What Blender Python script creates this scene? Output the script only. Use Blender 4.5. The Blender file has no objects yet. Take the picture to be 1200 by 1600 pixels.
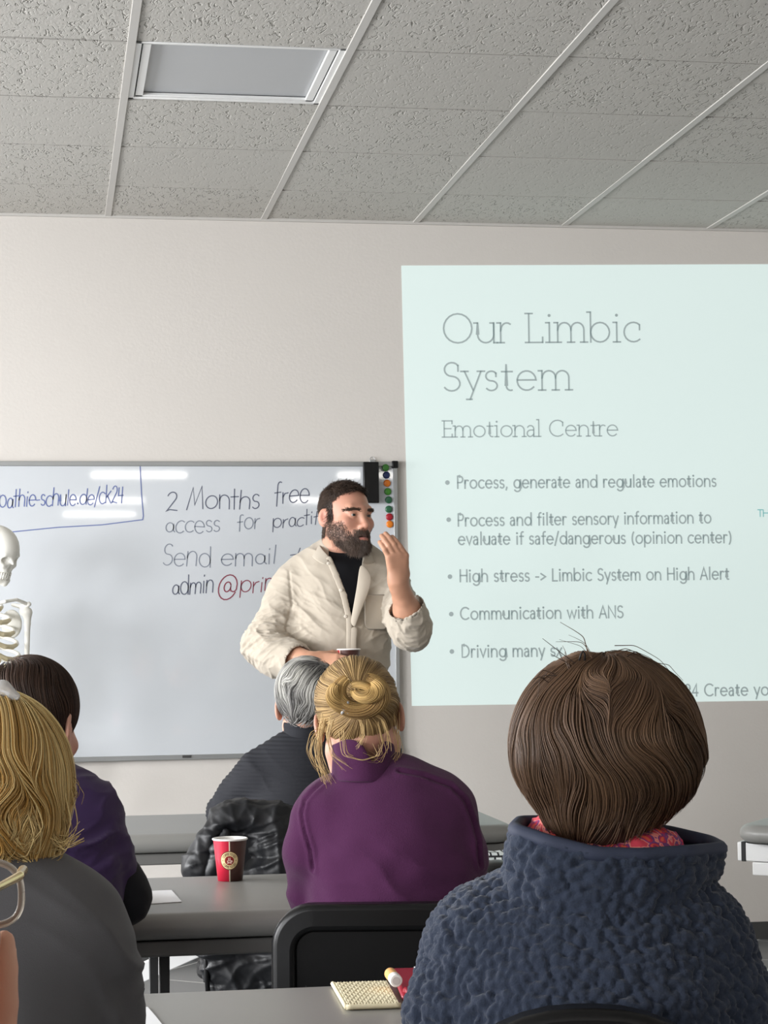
import bpy, bmesh, math, random
import numpy as np
from mathutils import Vector, noise as mnoise

# ------------------------------------------------------------------ camera
F_PX, YAW, PITCH, ROLL = 3160.85, 0.163606, 0.0572071, -0.0118004
EYE = np.array([0.0, 0.0, 1.30])
_cy, _sy, _cp, _sp = math.cos(YAW), math.sin(YAW), math.cos(PITCH), math.sin(PITCH)
FW = np.array([_sy * _cp, _cy * _cp, _sp])
_r = np.array([_cy, -_sy, 0.0]); _u = np.cross(_r, FW)
RT = _r * math.cos(ROLL) + _u * math.sin(ROLL)
UP = -_r * math.sin(ROLL) + _u * math.cos(ROLL)

scene = bpy.context.scene
COL = scene.collection
cam_d = bpy.data.cameras.new('camera'); cam = bpy.data.objects.new('camera', cam_d); COL.objects.link(cam)
cam_d.sensor_fit = 'VERTICAL'; cam_d.sensor_height = 24.0; cam_d.lens = 24.0 * F_PX / 1600.0
cam_d.clip_start = 0.05; cam_d.clip_end = 100
from mathutils import Matrix
cam.matrix_world = Matrix(((RT[0], UP[0], -FW[0], EYE[0]), (RT[1], UP[1], -FW[1], EYE[1]),
                           (RT[2], UP[2], -FW[2], EYE[2]), (0, 0, 0, 1)))
scene.camera = cam
vs = scene.view_settings
vs.view_transform = 'Standard'; vs.look = 'None'; vs.gamma = 1.0; vs.use_curve_mapping = False
vs.exposure = 0.14
try:
    scene.cycles.use_denoising = True
    scene.cycles.max_bounces = 8
    scene.cycles.sample_clamp_indirect = 4.0
except Exception:
    pass

# ------------------------------------------------------------------ world and lamps
WALL_Y, CEIL_Z = 8.0816, 2.9586
X_LEFT, X_RIGHT, Y_BACK = -5.0, 5.2, -13.6
world = bpy.data.worlds.new('world'); scene.world = world; world.use_nodes = True
world.node_tree.nodes['Background'].inputs[0].default_value = (0.80, 0.90, 1.0, 1)
world.node_tree.nodes['Background'].inputs[1].default_value = 0.6
WINDOWS = [(6.05, 1.9), (3.3, 1.9), (0.5, 1.9), (-3.0, 1.9), (-7.0, 1.9)]          # (centre y, width) in the left wall
WIN_POWER = [330, 270, 200, 150, 100]
for (wy, ww), pw in zip(WINDOWS, WIN_POWER):
    ld = bpy.data.lights.new('daylight', 'AREA'); ld.shape = 'RECTANGLE'
    ld.size = ww - 0.1; ld.size_y = 1.45; ld.energy = pw; ld.color = (0.97, 0.98, 1.0)
    lo = bpy.data.objects.new('daylight', ld); COL.objects.link(lo)
    lo.location = (X_LEFT + 0.62, wy, 1.72); lo.rotation_euler = (0, math.radians(-52), 0); ld.spread = math.radians(180)
# lit ceiling luminaires behind the camera (centre x, centre y)
LIT = [(0.90, -4.76), (0.65, -8.9), (0.66, -11.8), (3.45, -4.76), (3.45, -8.9), (-1.9, -4.76), (-1.9, -8.9)]
LIT_EMIT = 22.0

# ------------------------------------------------------------------ geometry helpers
def at(px, py, zc):                      # point at camera depth zc
    return EYE + zc * (FW + RT * ((px - 600) / F_PX) + UP * ((800 - py) / F_PX))
def on_y(px, py, Y):                     # point on the plane y = Y
    d = FW + RT * ((px - 600) / F_PX) + UP * ((800 - py) / F_PX)
    return EYE + d * (Y / d[1])
def on_z(px, py, z):                     # point on the horizontal plane z
    d = FW + RT * ((px - 600) / F_PX) + UP * ((800 - py) / F_PX)
    return EYE + d * ((z - EYE[2]) / d[2])
def nrm(v):
    v = np.asarray(v, float); return v / np.linalg.norm(v)
def srgb(r, g, b):
    f = lambda c: (c / 255 / 12.92) if c / 255 <= 0.04045 else ((c / 255 + 0.055) / 1.055) ** 2.4
    return (f(r), f(g), f(b))
rng = np.random.default_rng(7)

def link(name, me, mat=None, parent=None, loc=None):
    o = bpy.data.objects.new(name, me); COL.objects.link(o)
    if mat is not None:
        for m in (mat if isinstance(mat, (list, tuple)) else [mat]): me.materials.append(m)
    if parent is not None: o.parent = parent
    if loc is not None: o.location = loc
    return o
def tag(o, label=None, cat=None, group=None, kind=None):
    if label: o['label'] = label
    if cat: o['category'] = cat
    if group: o['group'] = group
    if kind: o['kind'] = kind
    return o
def empty(name, loc, label, cat, group=None, rz=0.0):
    o = bpy.data.objects.new(name, None); COL.objects.link(o); o.location = tuple(loc); o.rotation_euler = (0, 0, rz)
    o.empty_display_size = 0.1
    return tag(o, label, cat, group)
def mesh_np(name, V, Q, smooth=True, col=None):
    V = np.asarray(V, np.float32); Q = np.asarray(Q, np.int32)
    me = bpy.data.meshes.new(name); n = Q.shape[1]
    me.vertices.add(len(V)); me.vertices.foreach_set('co', V.ravel())
    me.loops.add(Q.size); me.loops.foreach_set('vertex_index', Q.ravel())
    me.polygons.add(len(Q)); me.polygons.foreach_set('loop_start', np.arange(0, Q.size, n, dtype=np.int32))
    me.polygons.foreach_set('loop_total', np.full(len(Q), n, np.int32))
    me.polygons.foreach_set('use_smooth', np.full(len(Q), smooth, bool))
    me.update(calc_edges=True)
    if col is not None:
        a = me.color_attributes.new('Col', 'FLOAT_COLOR', 'POINT')
        c = np.ones((len(V), 4), np.float32); c[:, :3] = col; a.data.foreach_set('color', c.ravel())
    return me

class MB:
    """collects boxes, tubes, lathes and prisms into one mesh"""
    def __init__(s): s.v = []; s.f = []; s.n = 0
    def add(s, V, F):
        V = [tuple(map(float, p)) for p in V]
        s.v += V; s.f += [tuple(i + s.n for i in f) for f in F]; s.n += len(V); return s
    def box(s, c, d, R=None):
        c = np.asarray(c, float); h = np.asarray(d, float) / 2
        P = np.array([(x, y, z) for x in (-1, 1) for y in (-1, 1) for z in (-1, 1)]) * h
        if R is not None: P = P @ np.asarray(R).T
        return s.add(P + c, [(0, 1, 3, 2), (4, 6, 7, 5), (0, 4, 5, 1), (2, 3, 7, 6), (0, 2, 6, 4), (1, 5, 7, 3)])
    def tube(s, pts, r, n=10, cap=True, flat=None):
        P = np.asarray(pts, float); m = len(P)
        r = np.full(m, r, float) if np.isscalar(r) else np.asarray(r, float)
        T = np.gradient(P, axis=0); T /= np.linalg.norm(T, axis=1)[:, None]
        a = np.array([0, 0, 1.0]) if abs(T[0, 2]) < 0.9 else np.array([1.0, 0, 0])
        N = nrm(np.cross(T[0], a)); V = []
        for i in range(m):
            N = N - T[i] * (N @ T[i]); N = nrm(N); B = np.cross(T[i], N)
            for k in range(n):
                t = 2 * math.pi * k / n; V.append(P[i] + r[i] * (math.cos(t) * N + math.sin(t) * B * (flat or 1)))
        F = [(i * n + k, i * n + (k + 1) % n, (i + 1) * n + (k + 1) % n, (i + 1) * n + k) for i in range(m - 1) for k in range(n)]
        if cap: F += [tuple(range(n - 1, -1, -1)), tuple((m - 1) * n + k for k in range(n))]
        return s.add(V, F)
    def lathe(s, prof, c=(0, 0, 0), n=40, axis='z'):
        V = []; m = len(prof)
        for r, z in prof:
            for k in range(n):
                t = 2 * math.pi * k / n
                p = (r * math.cos(t), r * math.sin(t), z)
                if axis == '-y': p = (p[0], -p[2], p[1])
                V.append((p[0] + c[0], p[1] + c[1], p[2] + c[2]))
        F = [(i * n + k, i * n + (k + 1) % n, (i + 1) * n + (k + 1) % n, (i + 1) * n + k) for i in range(m - 1) for k in range(n)]
        return s.add(V, F)
    def prism(s, poly, a, b, frame=None):
        """closed 2-D outline (u, w) swept from depth a to b; frame maps (u, depth, w) to 3-D"""
        n = len(poly); fr = frame or (lambda u, d, w: (u, d, w))
        V = [fr(u, a, w) for u, w in poly] + [fr(u, b, w) for u, w in poly]
        F = [tuple(range(n)), tuple(range(2 * n - 1, n - 1, -1))] + [(k, n + k, n + (k + 1) % n, (k + 1) % n) for k in range(n)]
        return s.add(V, F)
    def build(s, name, mat, parent=None, smooth=False, bevel=0.0, seg=2, origin=None):
        me = bpy.data.meshes.new(name)
        V = s.v
        off = np.zeros(3)
        if parent is not None:
            off = np.array(parent.matrix_basis.translation); q = parent
            while q.parent is not None: q = q.parent; off = off + np.array(q.matrix_basis.translation)
        if origin is not None: off = np.asarray(origin, float)
        V = [tuple(np.subtract(p, off)) for p in V]
        me.from_pydata(V, [], s.f); me.update()
        bm = bmesh.new(); bm.from_mesh(me); bmesh.ops.recalc_face_normals(bm, faces=bm.faces); bm.to_mesh(me); bm.free()
        if smooth: me.polygons.foreach_set('use_smooth', [True] * len(me.polygons))
        o = link(name, me, mat, parent, None if (parent is not None or origin is None) else tuple(origin))
        if bevel > 0:
            md = o.modifiers.new('bevel', 'BEVEL'); md.width = bevel; md.segments = seg; md.limit_method = 'ANGLE'
            md.harden_normals = False
            me.polygons.foreach_set('use_smooth', [True] * len(me.polygons))
            me.set_sharp_from_angle(angle=math.radians(50)) if hasattr(me, 'set_sharp_from_angle') else None
        return o
def rounded_rect(w, h, r, n=8, cx=0, cz=0):
    P = []
    for sx, sz, a0 in ((1, 1, 0), (-1, 1, 90), (-1, -1, 180), (1, -1, 270)):
        for k in range(n + 1):
            t = math.radians(a0 + 90 * k / n)
            P.append((cx + sx * (w / 2 - r) + r * math.cos(t), cz + sz * (h / 2 - r) + r * math.sin(t)))
    return P

# numpy value noise
def vnoise(P, f, seed=0):
    Q = np.asarray(P, float) * f + seed * 17.31; I = np.floor(Q).astype(np.int64); T = Q - I; T = T * T * (3 - 2 * T)
    def h(i, j, k):
        n = (i * 73856093) ^ (j * 19349663) ^ (k * 83492791); n = (n ^ (n >> 13)) * 1274126177 & 0x7fffffff
        return ((n ^ (n >> 16)) & 0xffff) / 32767.5 - 1
    o = 0
    for a in (0, 1):
        for b in (0, 1):
            for c in (0, 1):
                w = (T[:, 0] if a else 1 - T[:, 0]) * (T[:, 1] if b else 1 - T[:, 1]) * (T[:, 2] if c else 1 - T[:, 2])
                o = o + w * h(I[:, 0] + a, I[:, 1] + b, I[:, 2] + c)
    return o

# ------------------------------------------------------------------ smooth solids: unions of rounded limbs, meshed by surface nets
def smin(a, b, k):
    if k <= 0: return np.minimum(a, b)
    h = np.clip(0.5 + 0.5 * (b - a) / k, 0, 1); return b * (1 - h) + a * h - k * h * (1 - h)
class Solid:
    def __init__(s): s.ops = []
    def _put(s, fn, lo, hi, k, mode): s.ops.append((fn, np.asarray(lo, float), np.asarray(hi, float), k, mode)); return s
    def cap(s, a, b, ra, rb=None, k=0.02, sq=None, mode='u'):
        """tapered limb from a to b; sq = (axis, f): squashed f times along axis"""
        a = np.asarray(a, float); b = np.asarray(b, float); rb = ra if rb is None else rb
        n, f = (None, 1) if sq is None else (nrm(sq[0]), sq[1])
        d = b - a
        M = np.eye(3) if n is None else np.eye(3) + (f - 1) * np.outer(n, n)
        dm = M @ d; L2 = max(dm @ dm, 1e-12)
        def fn(X, Y, Z):
            x, y, z = X - a[0], Y - a[1], Z - a[2]
            if n is not None:
                e = (x * n[0] + y * n[1] + z * n[2]) * (f - 1); x = x + e * n[0]; y = y + e * n[1]; z = z + e * n[2]
            t = np.clip((x * dm[0] + y * dm[1] + z * dm[2]) / L2, 0, 1)
            q = np.sqrt((x - t * dm[0]) ** 2 + (y - t * dm[1]) ** 2 + (z - t * dm[2]) ** 2) - (ra + (rb - ra) * t)
            return q / f if f > 1 and False else q
        R = max(ra, rb) * (1 / f if f < 1 else 1)
        return s._put(fn, np.minimum(a, b) - R, np.maximum(a, b) + R, k, mode)
    def chain(s, P, R, k=0.02, sq=None):
        for i in range(len(P) - 1): s.cap(P[i], P[i + 1], R[i], R[i + 1], k, sq)
        return s
    def ell(s, c, r, R=None, k=0.02, mode='u'):
        c = np.asarray(c, float); r = np.asarray(r, float); R = np.eye(3) if R is None else np.asarray(R, float)
        def fn(X, Y, Z):
            x, y, z = X - c[0], Y - c[1], Z - c[2]
            q = [(x * R[0, i] + y * R[1, i] + z * R[2, i]) / r[i] for i in range(3)]
            k0 = np.sqrt(q[0] ** 2 + q[1] ** 2 + q[2] ** 2) + 1e-9
            k1 = np.sqrt((q[0] / r[0]) ** 2 + (q[1] / r[1]) ** 2 + (q[2] / r[2]) ** 2) + 1e-9
            return k0 * (k0 - 1) / k1
        e = np.sqrt(((R * r) ** 2).sum(1))
        return s._put(fn, c - e, c + e, k, mode)
    def box(s, c, half, R=None, rd=0.005, k=0.005, mode='u'):
        c = np.asarray(c, float); hf = np.asarray(half, float) - rd; R = np.eye(3) if R is None else np.asarray(R, float)
        def fn(X, Y, Z):
            x, y, z = X - c[0], Y - c[1], Z - c[2]
            q = [np.abs(x * R[0, i] + y * R[1, i] + z * R[2, i]) - hf[i] for i in range(3)]
            return np.sqrt(sum(np.maximum(a, 0) ** 2 for a in q)) + np.minimum(np.maximum(q[0], np.maximum(q[1], q[2])), 0) - rd
        e = np.abs(R) @ (hf + rd)
        return s._put(fn, c - e, c + e, k, mode)
    def cut(s, fn, lo, hi, k=0.004): return s._put(fn, lo, hi, k, 's')
    def pts(s, P):
        P = np.asarray(P, float); D = np.full(len(P), 9.0)
        for fn, lo, hi, k, mode in s.ops:
            d = fn(P[:, 0], P[:, 1], P[:, 2])
            D = smin(D, d, k) if mode == 'u' else -smin(-D, d, k)
        return D
    def grad(s, P, e=0.002):
        G = np.stack([s.pts(P + np.eye(3)[i] * e) - s.pts(P - np.eye(3)[i] * e) for i in range(3)], 1)
        return G / (np.linalg.norm(G, axis=1)[:, None] + 1e-9)
    def nets(s, h, lo_z=None):
        lo = np.min([o[1] for o in s.ops if o[4] == 'u'], axis=0) - 3 * h; hi = np.max([o[2] for o in s.ops if o[4] == 'u'], axis=0) + 3 * h
        if lo_z is not None: lo[2] = max(lo[2], lo_z)
        n = np.ceil((hi - lo) / h).astype(int) + 1
        D = np.full(n, 9.0, np.float32)
        for fn, l, u, k, mode in s.ops:
            m = k + 2.5 * h
            i0 = np.clip(np.floor((l - m - lo) / h).astype(int), 0, n); i1 = np.clip(np.ceil((u + m - lo) / h).astype(int) + 1, 0, n)
            if (i1 <= i0).any(): continue
            ax = [(lo[i] + h * np.arange(i0[i], i1[i])).astype(np.float32) for i in range(3)]
            d = fn(ax[0][:, None, None], ax[1][None, :, None], ax[2][None, None, :]).astype(np.float32)
            sl = tuple(slice(i0[i], i1[i]) for i in range(3))
            D[sl] = smin(D[sl], d, k) if mode == 'u' else -smin(-D[sl], d, k)
        S = D < 0
        cnt = np.zeros(n - 1, np.uint8)
        for a in (0, 1):
            for b in (0, 1):
                for c in (0, 1): cnt += S[a:n[0] - 1 + a, b:n[1] - 1 + b, c:n[2] - 1 + c]
        act = (cnt > 0) & (cnt < 8); idx = np.argwhere(act); vid = np.full(act.shape, -1, np.int32); vid[act] = np.arange(len(idx))
        acc = np.zeros((len(idx), 3)); num = np.zeros(len(idx))
        val = {}
        for a in (0, 1):
            for b in (0, 1):
                for c in (0, 1): val[a, b, c] = D[idx[:, 0] + a, idx[:, 1] + b, idx[:, 2] + c]
        for p in val:
            for i in range(3):
                if p[i]: continue
                q = list(p); q[i] = 1; v1, v2 = val[p], val[tuple(q)]
                m = (v1 < 0) != (v2 < 0); t = np.where(m, v1 / np.where(m, v1 - v2, 1), 0)
                pos = np.tile(np.array(p, float), (len(idx), 1)); pos[:, i] = t
                acc[m] += pos[m]; num[m] += 1
        V = lo + h * (idx + acc / np.maximum(num, 1)[:, None])
        Q = []
        for i in range(3):
            j, k2 = (i + 1) % 3, (i + 2) % 3
            s0 = [slice(None)] * 3; s1 = [slice(None)] * 3; s0[i] = slice(0, -1); s1[i] = slice(1, None)
            A, B = S[tuple(s0)], S[tuple(s1)]
            e = np.argwhere(A != B); e = e[(e[:, j] > 0) & (e[:, k2] > 0) & (e[:, j] < n[j] - 1) & (e[:, k2] < n[k2] - 1)]
            def cell(dj, dk):
                c = e.copy(); c[:, j] -= dj; c[:, k2] -= dk; return vid[c[:, 0], c[:, 1], c[:, 2]]
            q = np.stack([cell(1, 1), cell(0, 1), cell(0, 0), cell(1, 0)], 1)
            fl = ~A[e[:, 0], e[:, 1], e[:, 2]]; q[fl] = q[fl][:, ::-1]; Q.append(q)
        Q = np.concatenate(Q); Q = Q[(Q >= 0).all(1)]
        return V, Q
def relax(V, Q, it=2, f=0.5):
    E = np.concatenate([Q[:, [0, 1]], Q[:, [1, 2]], Q[:, [2, 3]], Q[:, [3, 0]]]); n = len(V)
    E = np.concatenate([E, E[:, ::-1]]); deg = np.bincount(E[:, 0], minlength=n).astype(float)
    for _ in range(it):
        S = np.stack([np.bincount(E[:, 0], weights=V[E[:, 1], i], minlength=n) for i in range(3)], 1) / np.maximum(deg, 1)[:, None]
        V = V + f * (S - V)
    return V
def normals(V, Q):
    a = np.cross(V[Q[:, 2]] - V[Q[:, 0]], V[Q[:, 3]] - V[Q[:, 1]])
    N = np.zeros_like(V)
    for i in range(4):
        for c in range(3): N[:, c] += np.bincount(Q[:, i], weights=a[:, c], minlength=len(V))
    return N / (np.linalg.norm(N, axis=1)[:, None] + 1e-12)
def part(name, S, h, mat, parent, disp=None, col=None, smooth_it=1, lo_z=None):
    """mesh a Solid and parent it; disp(V, N) -> offsets along normals; col(V) -> colours"""
    V, Q = S.nets(h, lo_z); V = relax(V, Q, smooth_it) if smooth_it else V
    if disp is not None: N = normals(V, Q); V = V + N * disp(V, N)[:, None]
    c = col(V) if col is not None else None
    off = np.array(parent.location) if parent is not None else np.zeros(3)
    return link(name, mesh_np(name, V - off, Q, True, c), mat, parent)

# ------------------------------------------------------------------ hair
def strand_mesh(name, P, N, w, cols, parent, mat, base=None):
    """P (n, s, 3) strand points, N (n, s, 3) outward normals, w (n, s) half widths, cols (n, s, 3)"""
    n, s, _ = P.shape
    T = np.gradient(P, axis=1); T /= np.linalg.norm(T, axis=2)[..., None] + 1e-9
    B = np.cross(T, N); B /= np.linalg.norm(B, axis=2)[..., None] + 1e-9
    G = np.cross(B, T)
    ww = w[..., None]
    V = np.stack([P + B * ww, P + G * ww * 0.8, P - B * ww], 2)          # n s 3 3
    idx = np.arange(n * s * 3).reshape(n, s, 3); Q = []
    for a, b in ((0, 1), (1, 2), (2, 0)):
        Q.append(np.stack([idx[:, :-1, a], idx[:, :-1, b], idx[:, 1:, b], idx[:, 1:, a]], -1).reshape(-1, 4))
    Q = np.concatenate(Q); V = V.reshape(-1, 3); C = np.repeat(cols[:, :, None, :], 3, axis=2).reshape(-1, 3)
    if base is not None:
        bV, bQ, bC = base; Q = np.concatenate([Q, bQ + len(V)]); V = np.concatenate([V, bV]); C = np.concatenate([C, bC])
    off = np.array(parent.location)
    return link(name, mesh_np(name, V - off, Q, True, C), mat, parent)
def groom(S, seeds, dirfn, steps, L, depth, stick=None, seed=1):
    """strands that run along the surface of solid S; L total lengths (n,), depth offset (n,)"""
    p = np.array(seeds, float); n = len(p); P = []; NN = []
    for it in range(2):
        g = S.grad(p); p = p - (S.pts(p) - depth)[:, None] * g
    for k in range(steps):
        t = k / (steps - 1); g = S.grad(p); P.append(p.copy()); NN.append(g)
        d = dirfn(p, t, g); d = d - g * np.clip((d * g).sum(1), -9, 0 if stick is not None and stick(t) < 1 else 9)[:, None]
        d /= np.linalg.norm(d, axis=1)[:, None] + 1e-9
        p = p + d * (L / (steps - 1))[:, None]
        s = 1.0 if stick is None else stick(t)
        e = (S.pts(p) - depth); e = np.where(e < 0, e, e * s); p = p - e[:, None] * S.grad(p)
    return np.stack(P, 1), np.stack(NN, 1)
def hair_cols(P, c_dark, c_light, f=40, seed=3, contrast=1.0, tip=0.0):
    n, s, _ = P.shape
    q = P[:, 2 % s] ; a = vnoise(q, f, seed) * 0.75 + rng.normal(0, 0.28, n)
    b = vnoise(P.reshape(-1, 3), f * 0.6, seed + 5).reshape(n, s) * 0.25
    m = np.clip(0.45 + contrast * 0.5 * (a[:, None] + b) + tip * np.linspace(0, 1, s)[None], 0, 1)[..., None]
    return np.asarray(c_dark) * (1 - m) + np.asarray(c_light) * m

# ------------------------------------------------------------------ materials
def nodes(m): return m.node_tree.nodes, m.node_tree.links
def mat(name, color, rough=0.6, spec=0.4, metal=0.0, var=0.0, vscale=8.0, bump=0.0, bscale=200.0, btype='noise', attr=False,
        coat=0.0, sheen=0.0, trans=0.0, emit=None, estr=0.0, sss=0.0, bdist=0.002, var2=None):
    m = bpy.data.materials.new(name); m.use_nodes = True; N, K = nodes(m); b = N['Principled BSDF']
    b.inputs['Base Color'].default_value = (*color, 1); b.inputs['Roughness'].default_value = rough
    b.inputs['Specular IOR Level'].default_value = spec; b.inputs['Metallic'].default_value = metal
    if coat: b.inputs['Coat Weight'].default_value = coat; b.inputs['Coat Roughness'].default_value = 0.12
    if sheen: b.inputs['Sheen Weight'].default_value = sheen; b.inputs['Sheen Roughness'].default_value = 0.5
    if trans: b.inputs['Transmission Weight'].default_value = trans
    if sss: b.inputs['Subsurface Weight'].default_value = sss; b.inputs['Subsurface Radius'].default_value = (0.012, 0.005, 0.003); b.inputs['Subsurface Scale'].default_value = 1.0
    if emit is not None: b.inputs['Emission Color'].default_value = (*emit, 1); b.inputs['Emission Strength'].default_value = estr
    tc = N.new('ShaderNodeTexCoord'); src = None
    if attr:
        a = N.new('ShaderNodeAttribute'); a.attribute_name = 'Col'; src = a.outputs['Color']; K.new(src, b.inputs['Base Color'])
    if var:
        nz = N.new('ShaderNodeTexNoise'); nz.inputs['Scale'].default_value = vscale; nz.inputs['Detail'].default_value = 4
        K.new(tc.outputs['Object'], nz.inputs['Vector'])
        mx = N.new('ShaderNodeMix'); mx.data_type = 'RGBA'; mx.blend_type = 'MIX'
        K.new(nz.outputs['Fac'], mx.inputs['Factor'])
        c2 = var2 or tuple(min(1, c * (1 + var)) for c in color); c1 = tuple(c * (1 - var) for c in color)
        mx.inputs['A'].default_value = (*c1, 1); mx.inputs['B'].default_value = (*c2, 1)
        K.new(mx.outputs['Result'], b.inputs['Base Color'])
    if bump:
        if btype == 'noise':
            t = N.new('ShaderNodeTexNoise'); t.inputs['Scale'].default_value = bscale; t.inputs['Detail'].default_value = 3; out = t.outputs['Fac']
        elif btype == 'voronoi':
            t = N.new('ShaderNodeTexVoronoi'); t.inputs['Scale'].default_value = bscale; out = t.outputs['Distance']
        else:
            t = N.new('ShaderNodeTexWave'); t.inputs['Scale'].default_value = bscale; t.bands_direction = 'Z'; t.inputs['Distortion'].default_value = 0.6; out = t.outputs['Fac']
        K.new(tc.outputs['Object'], t.inputs['Vector'])
        bp = N.new('ShaderNodeBump'); bp.inputs['Strength'].default_value = bump; bp.inputs['Distance'].default_value = bdist
        K.new(out, bp.inputs['Height']); K.new(bp.outputs['Normal'], b.inputs['Normal'])
    return m
M = {}
M['wall'] = mat('wall_paint', srgb(211, 206, 200), 0.85, 0.2, var=0.035, vscale=1.6, bump=0.25, bscale=90, bdist=0.002)
M['rail'] = mat('ceiling_rail', srgb(196, 193, 188), 0.6, 0.3)
M['white_metal'] = mat('white_metal', srgb(232, 232, 230), 0.35, 0.5)
M['alu'] = mat('aluminium', srgb(178, 180, 180), 0.38, 0.5, 0.75)
M['board'] = mat('board_enamel', srgb(203, 207, 211), 0.03, 0.45, var=0.02, vscale=2.5)
M['black_plastic'] = mat('black_plastic', srgb(9, 9, 10), 0.36, 0.35, bump=0.15, bscale=500, bdist=0.0006)
M['black_dark'] = mat('black_matt', srgb(16, 16, 17), 0.6, 0.3)
M['vinyl'] = mat('grey_vinyl', srgb(140, 139, 135), 0.36, 0.45, var=0.03, vscale=5, bump=0.12, bscale=350, bdist=0.0006)
M['apron'] = mat('grey_apron', srgb(112, 111, 108), 0.5, 0.4)
M['dark_metal'] = mat('dark_metal', srgb(66, 66, 66), 0.45, 0.4)
M['paper'] = mat('paper', srgb(244, 245, 247), 0.8, 0.2)
M['skin'] = mat('skin', (0.5, 0.3, 0.22), 0.48, 0.35, attr=True, sss=0.06, bump=0.08, bscale=500, bdist=0.0005)
M['hair'] = mat('hair', (0.1, 0.06, 0.03), 0.5, 0.3, attr=True)
M['bone'] = mat('bone', srgb(232, 230, 222), 0.5, 0.4, var=0.06, vscale=20)
M['cartilage'] = mat('cartilage', srgb(214, 202, 168), 0.5, 0.35)
M['shoe'] = mat('shoe_leather', srgb(30, 28, 27), 0.5, 0.4)
M['denim'] = mat('dark_trousers', srgb(38, 40, 46), 0.85, 0.2, bump=0.2, bscale=700, bdist=0.0006)
def struct(o): return tag(o, kind='structure')
# ------------------------------------------------------------------ the room
T = 0.625
RX = [0.2289 + T * (k - 1) for k in range(-8, 10)]
Y_LAST = WALL_Y - 0.5486
w = 0.12
struct(MB().box(((X_LEFT + X_RIGHT) / 2, WALL_Y + w / 2, CEIL_Z / 2 + 0.02), (X_RIGHT - X_LEFT + 2 * w, w, CEIL_Z + 0.3)).build('wall_front', M['wall']))
struct(MB().box((X_RIGHT + w / 2, (WALL_Y + Y_BACK) / 2, CEIL_Z / 2 + 0.02), (w, WALL_Y - Y_BACK, CEIL_Z + 0.3)).build('wall_right', M['wall']))
struct(MB().box(((X_LEFT + X_RIGHT) / 2, Y_BACK - w / 2, CEIL_Z / 2 + 0.02), (X_RIGHT - X_LEFT + 2 * w, w, CEIL_Z + 0.3)).build('wall_back', M['wall']))
wl = MB(); z0, z1 = 0.95, 2.5
wl.box((X_LEFT - w / 2, (WALL_Y + Y_BACK) / 2, z0 / 2 - 0.05), (w, WALL_Y - Y_BACK, z0 + 0.1))
wl.box((X_LEFT - w / 2, (WALL_Y + Y_BACK) / 2, (z1 + CEIL_Z + 0.17) / 2), (w, WALL_Y - Y_BACK, CEIL_Z + 0.17 - z1))
edges = sorted([(y - ww / 2, y + ww / 2) for y, ww in WINDOWS]); prev = Y_BACK
for a, b in edges + [(WALL_Y, WALL_Y)]:
    if a - prev > 0.01: wl.box((X_LEFT - w / 2, (a + prev) / 2, (z0 + z1) / 2), (w, a - prev, z1 - z0))
    prev = b
struct(wl.build('wall_left', M['wall']))
M['glass'] = mat('window_glass', (1, 1, 1), 0.02, 0.5, trans=1.0)
for i, (wy, ww) in enumerate(WINDOWS):
    fr = MB()
    for s in (-1, 1):
        fr.box((X_LEFT - 0.05, wy + s * (ww / 2 - 0.03), (z0 + z1) / 2), (0.06, 0.06, z1 - z0))
        fr.box((X_LEFT - 0.05, wy, (z0 + z1) / 2 + s * ((z1 - z0) / 2 - 0.03)), (0.06, ww, 0.06))
    o = struct(fr.build('window_%d' % (i + 1), M['white_metal']))
    MB().box((X_LEFT - 0.06, wy, (z0 + z1) / 2), (0.006, ww - 0.1, z1 - z0 - 0.1)).build('pane', M['glass'], o)

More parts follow.
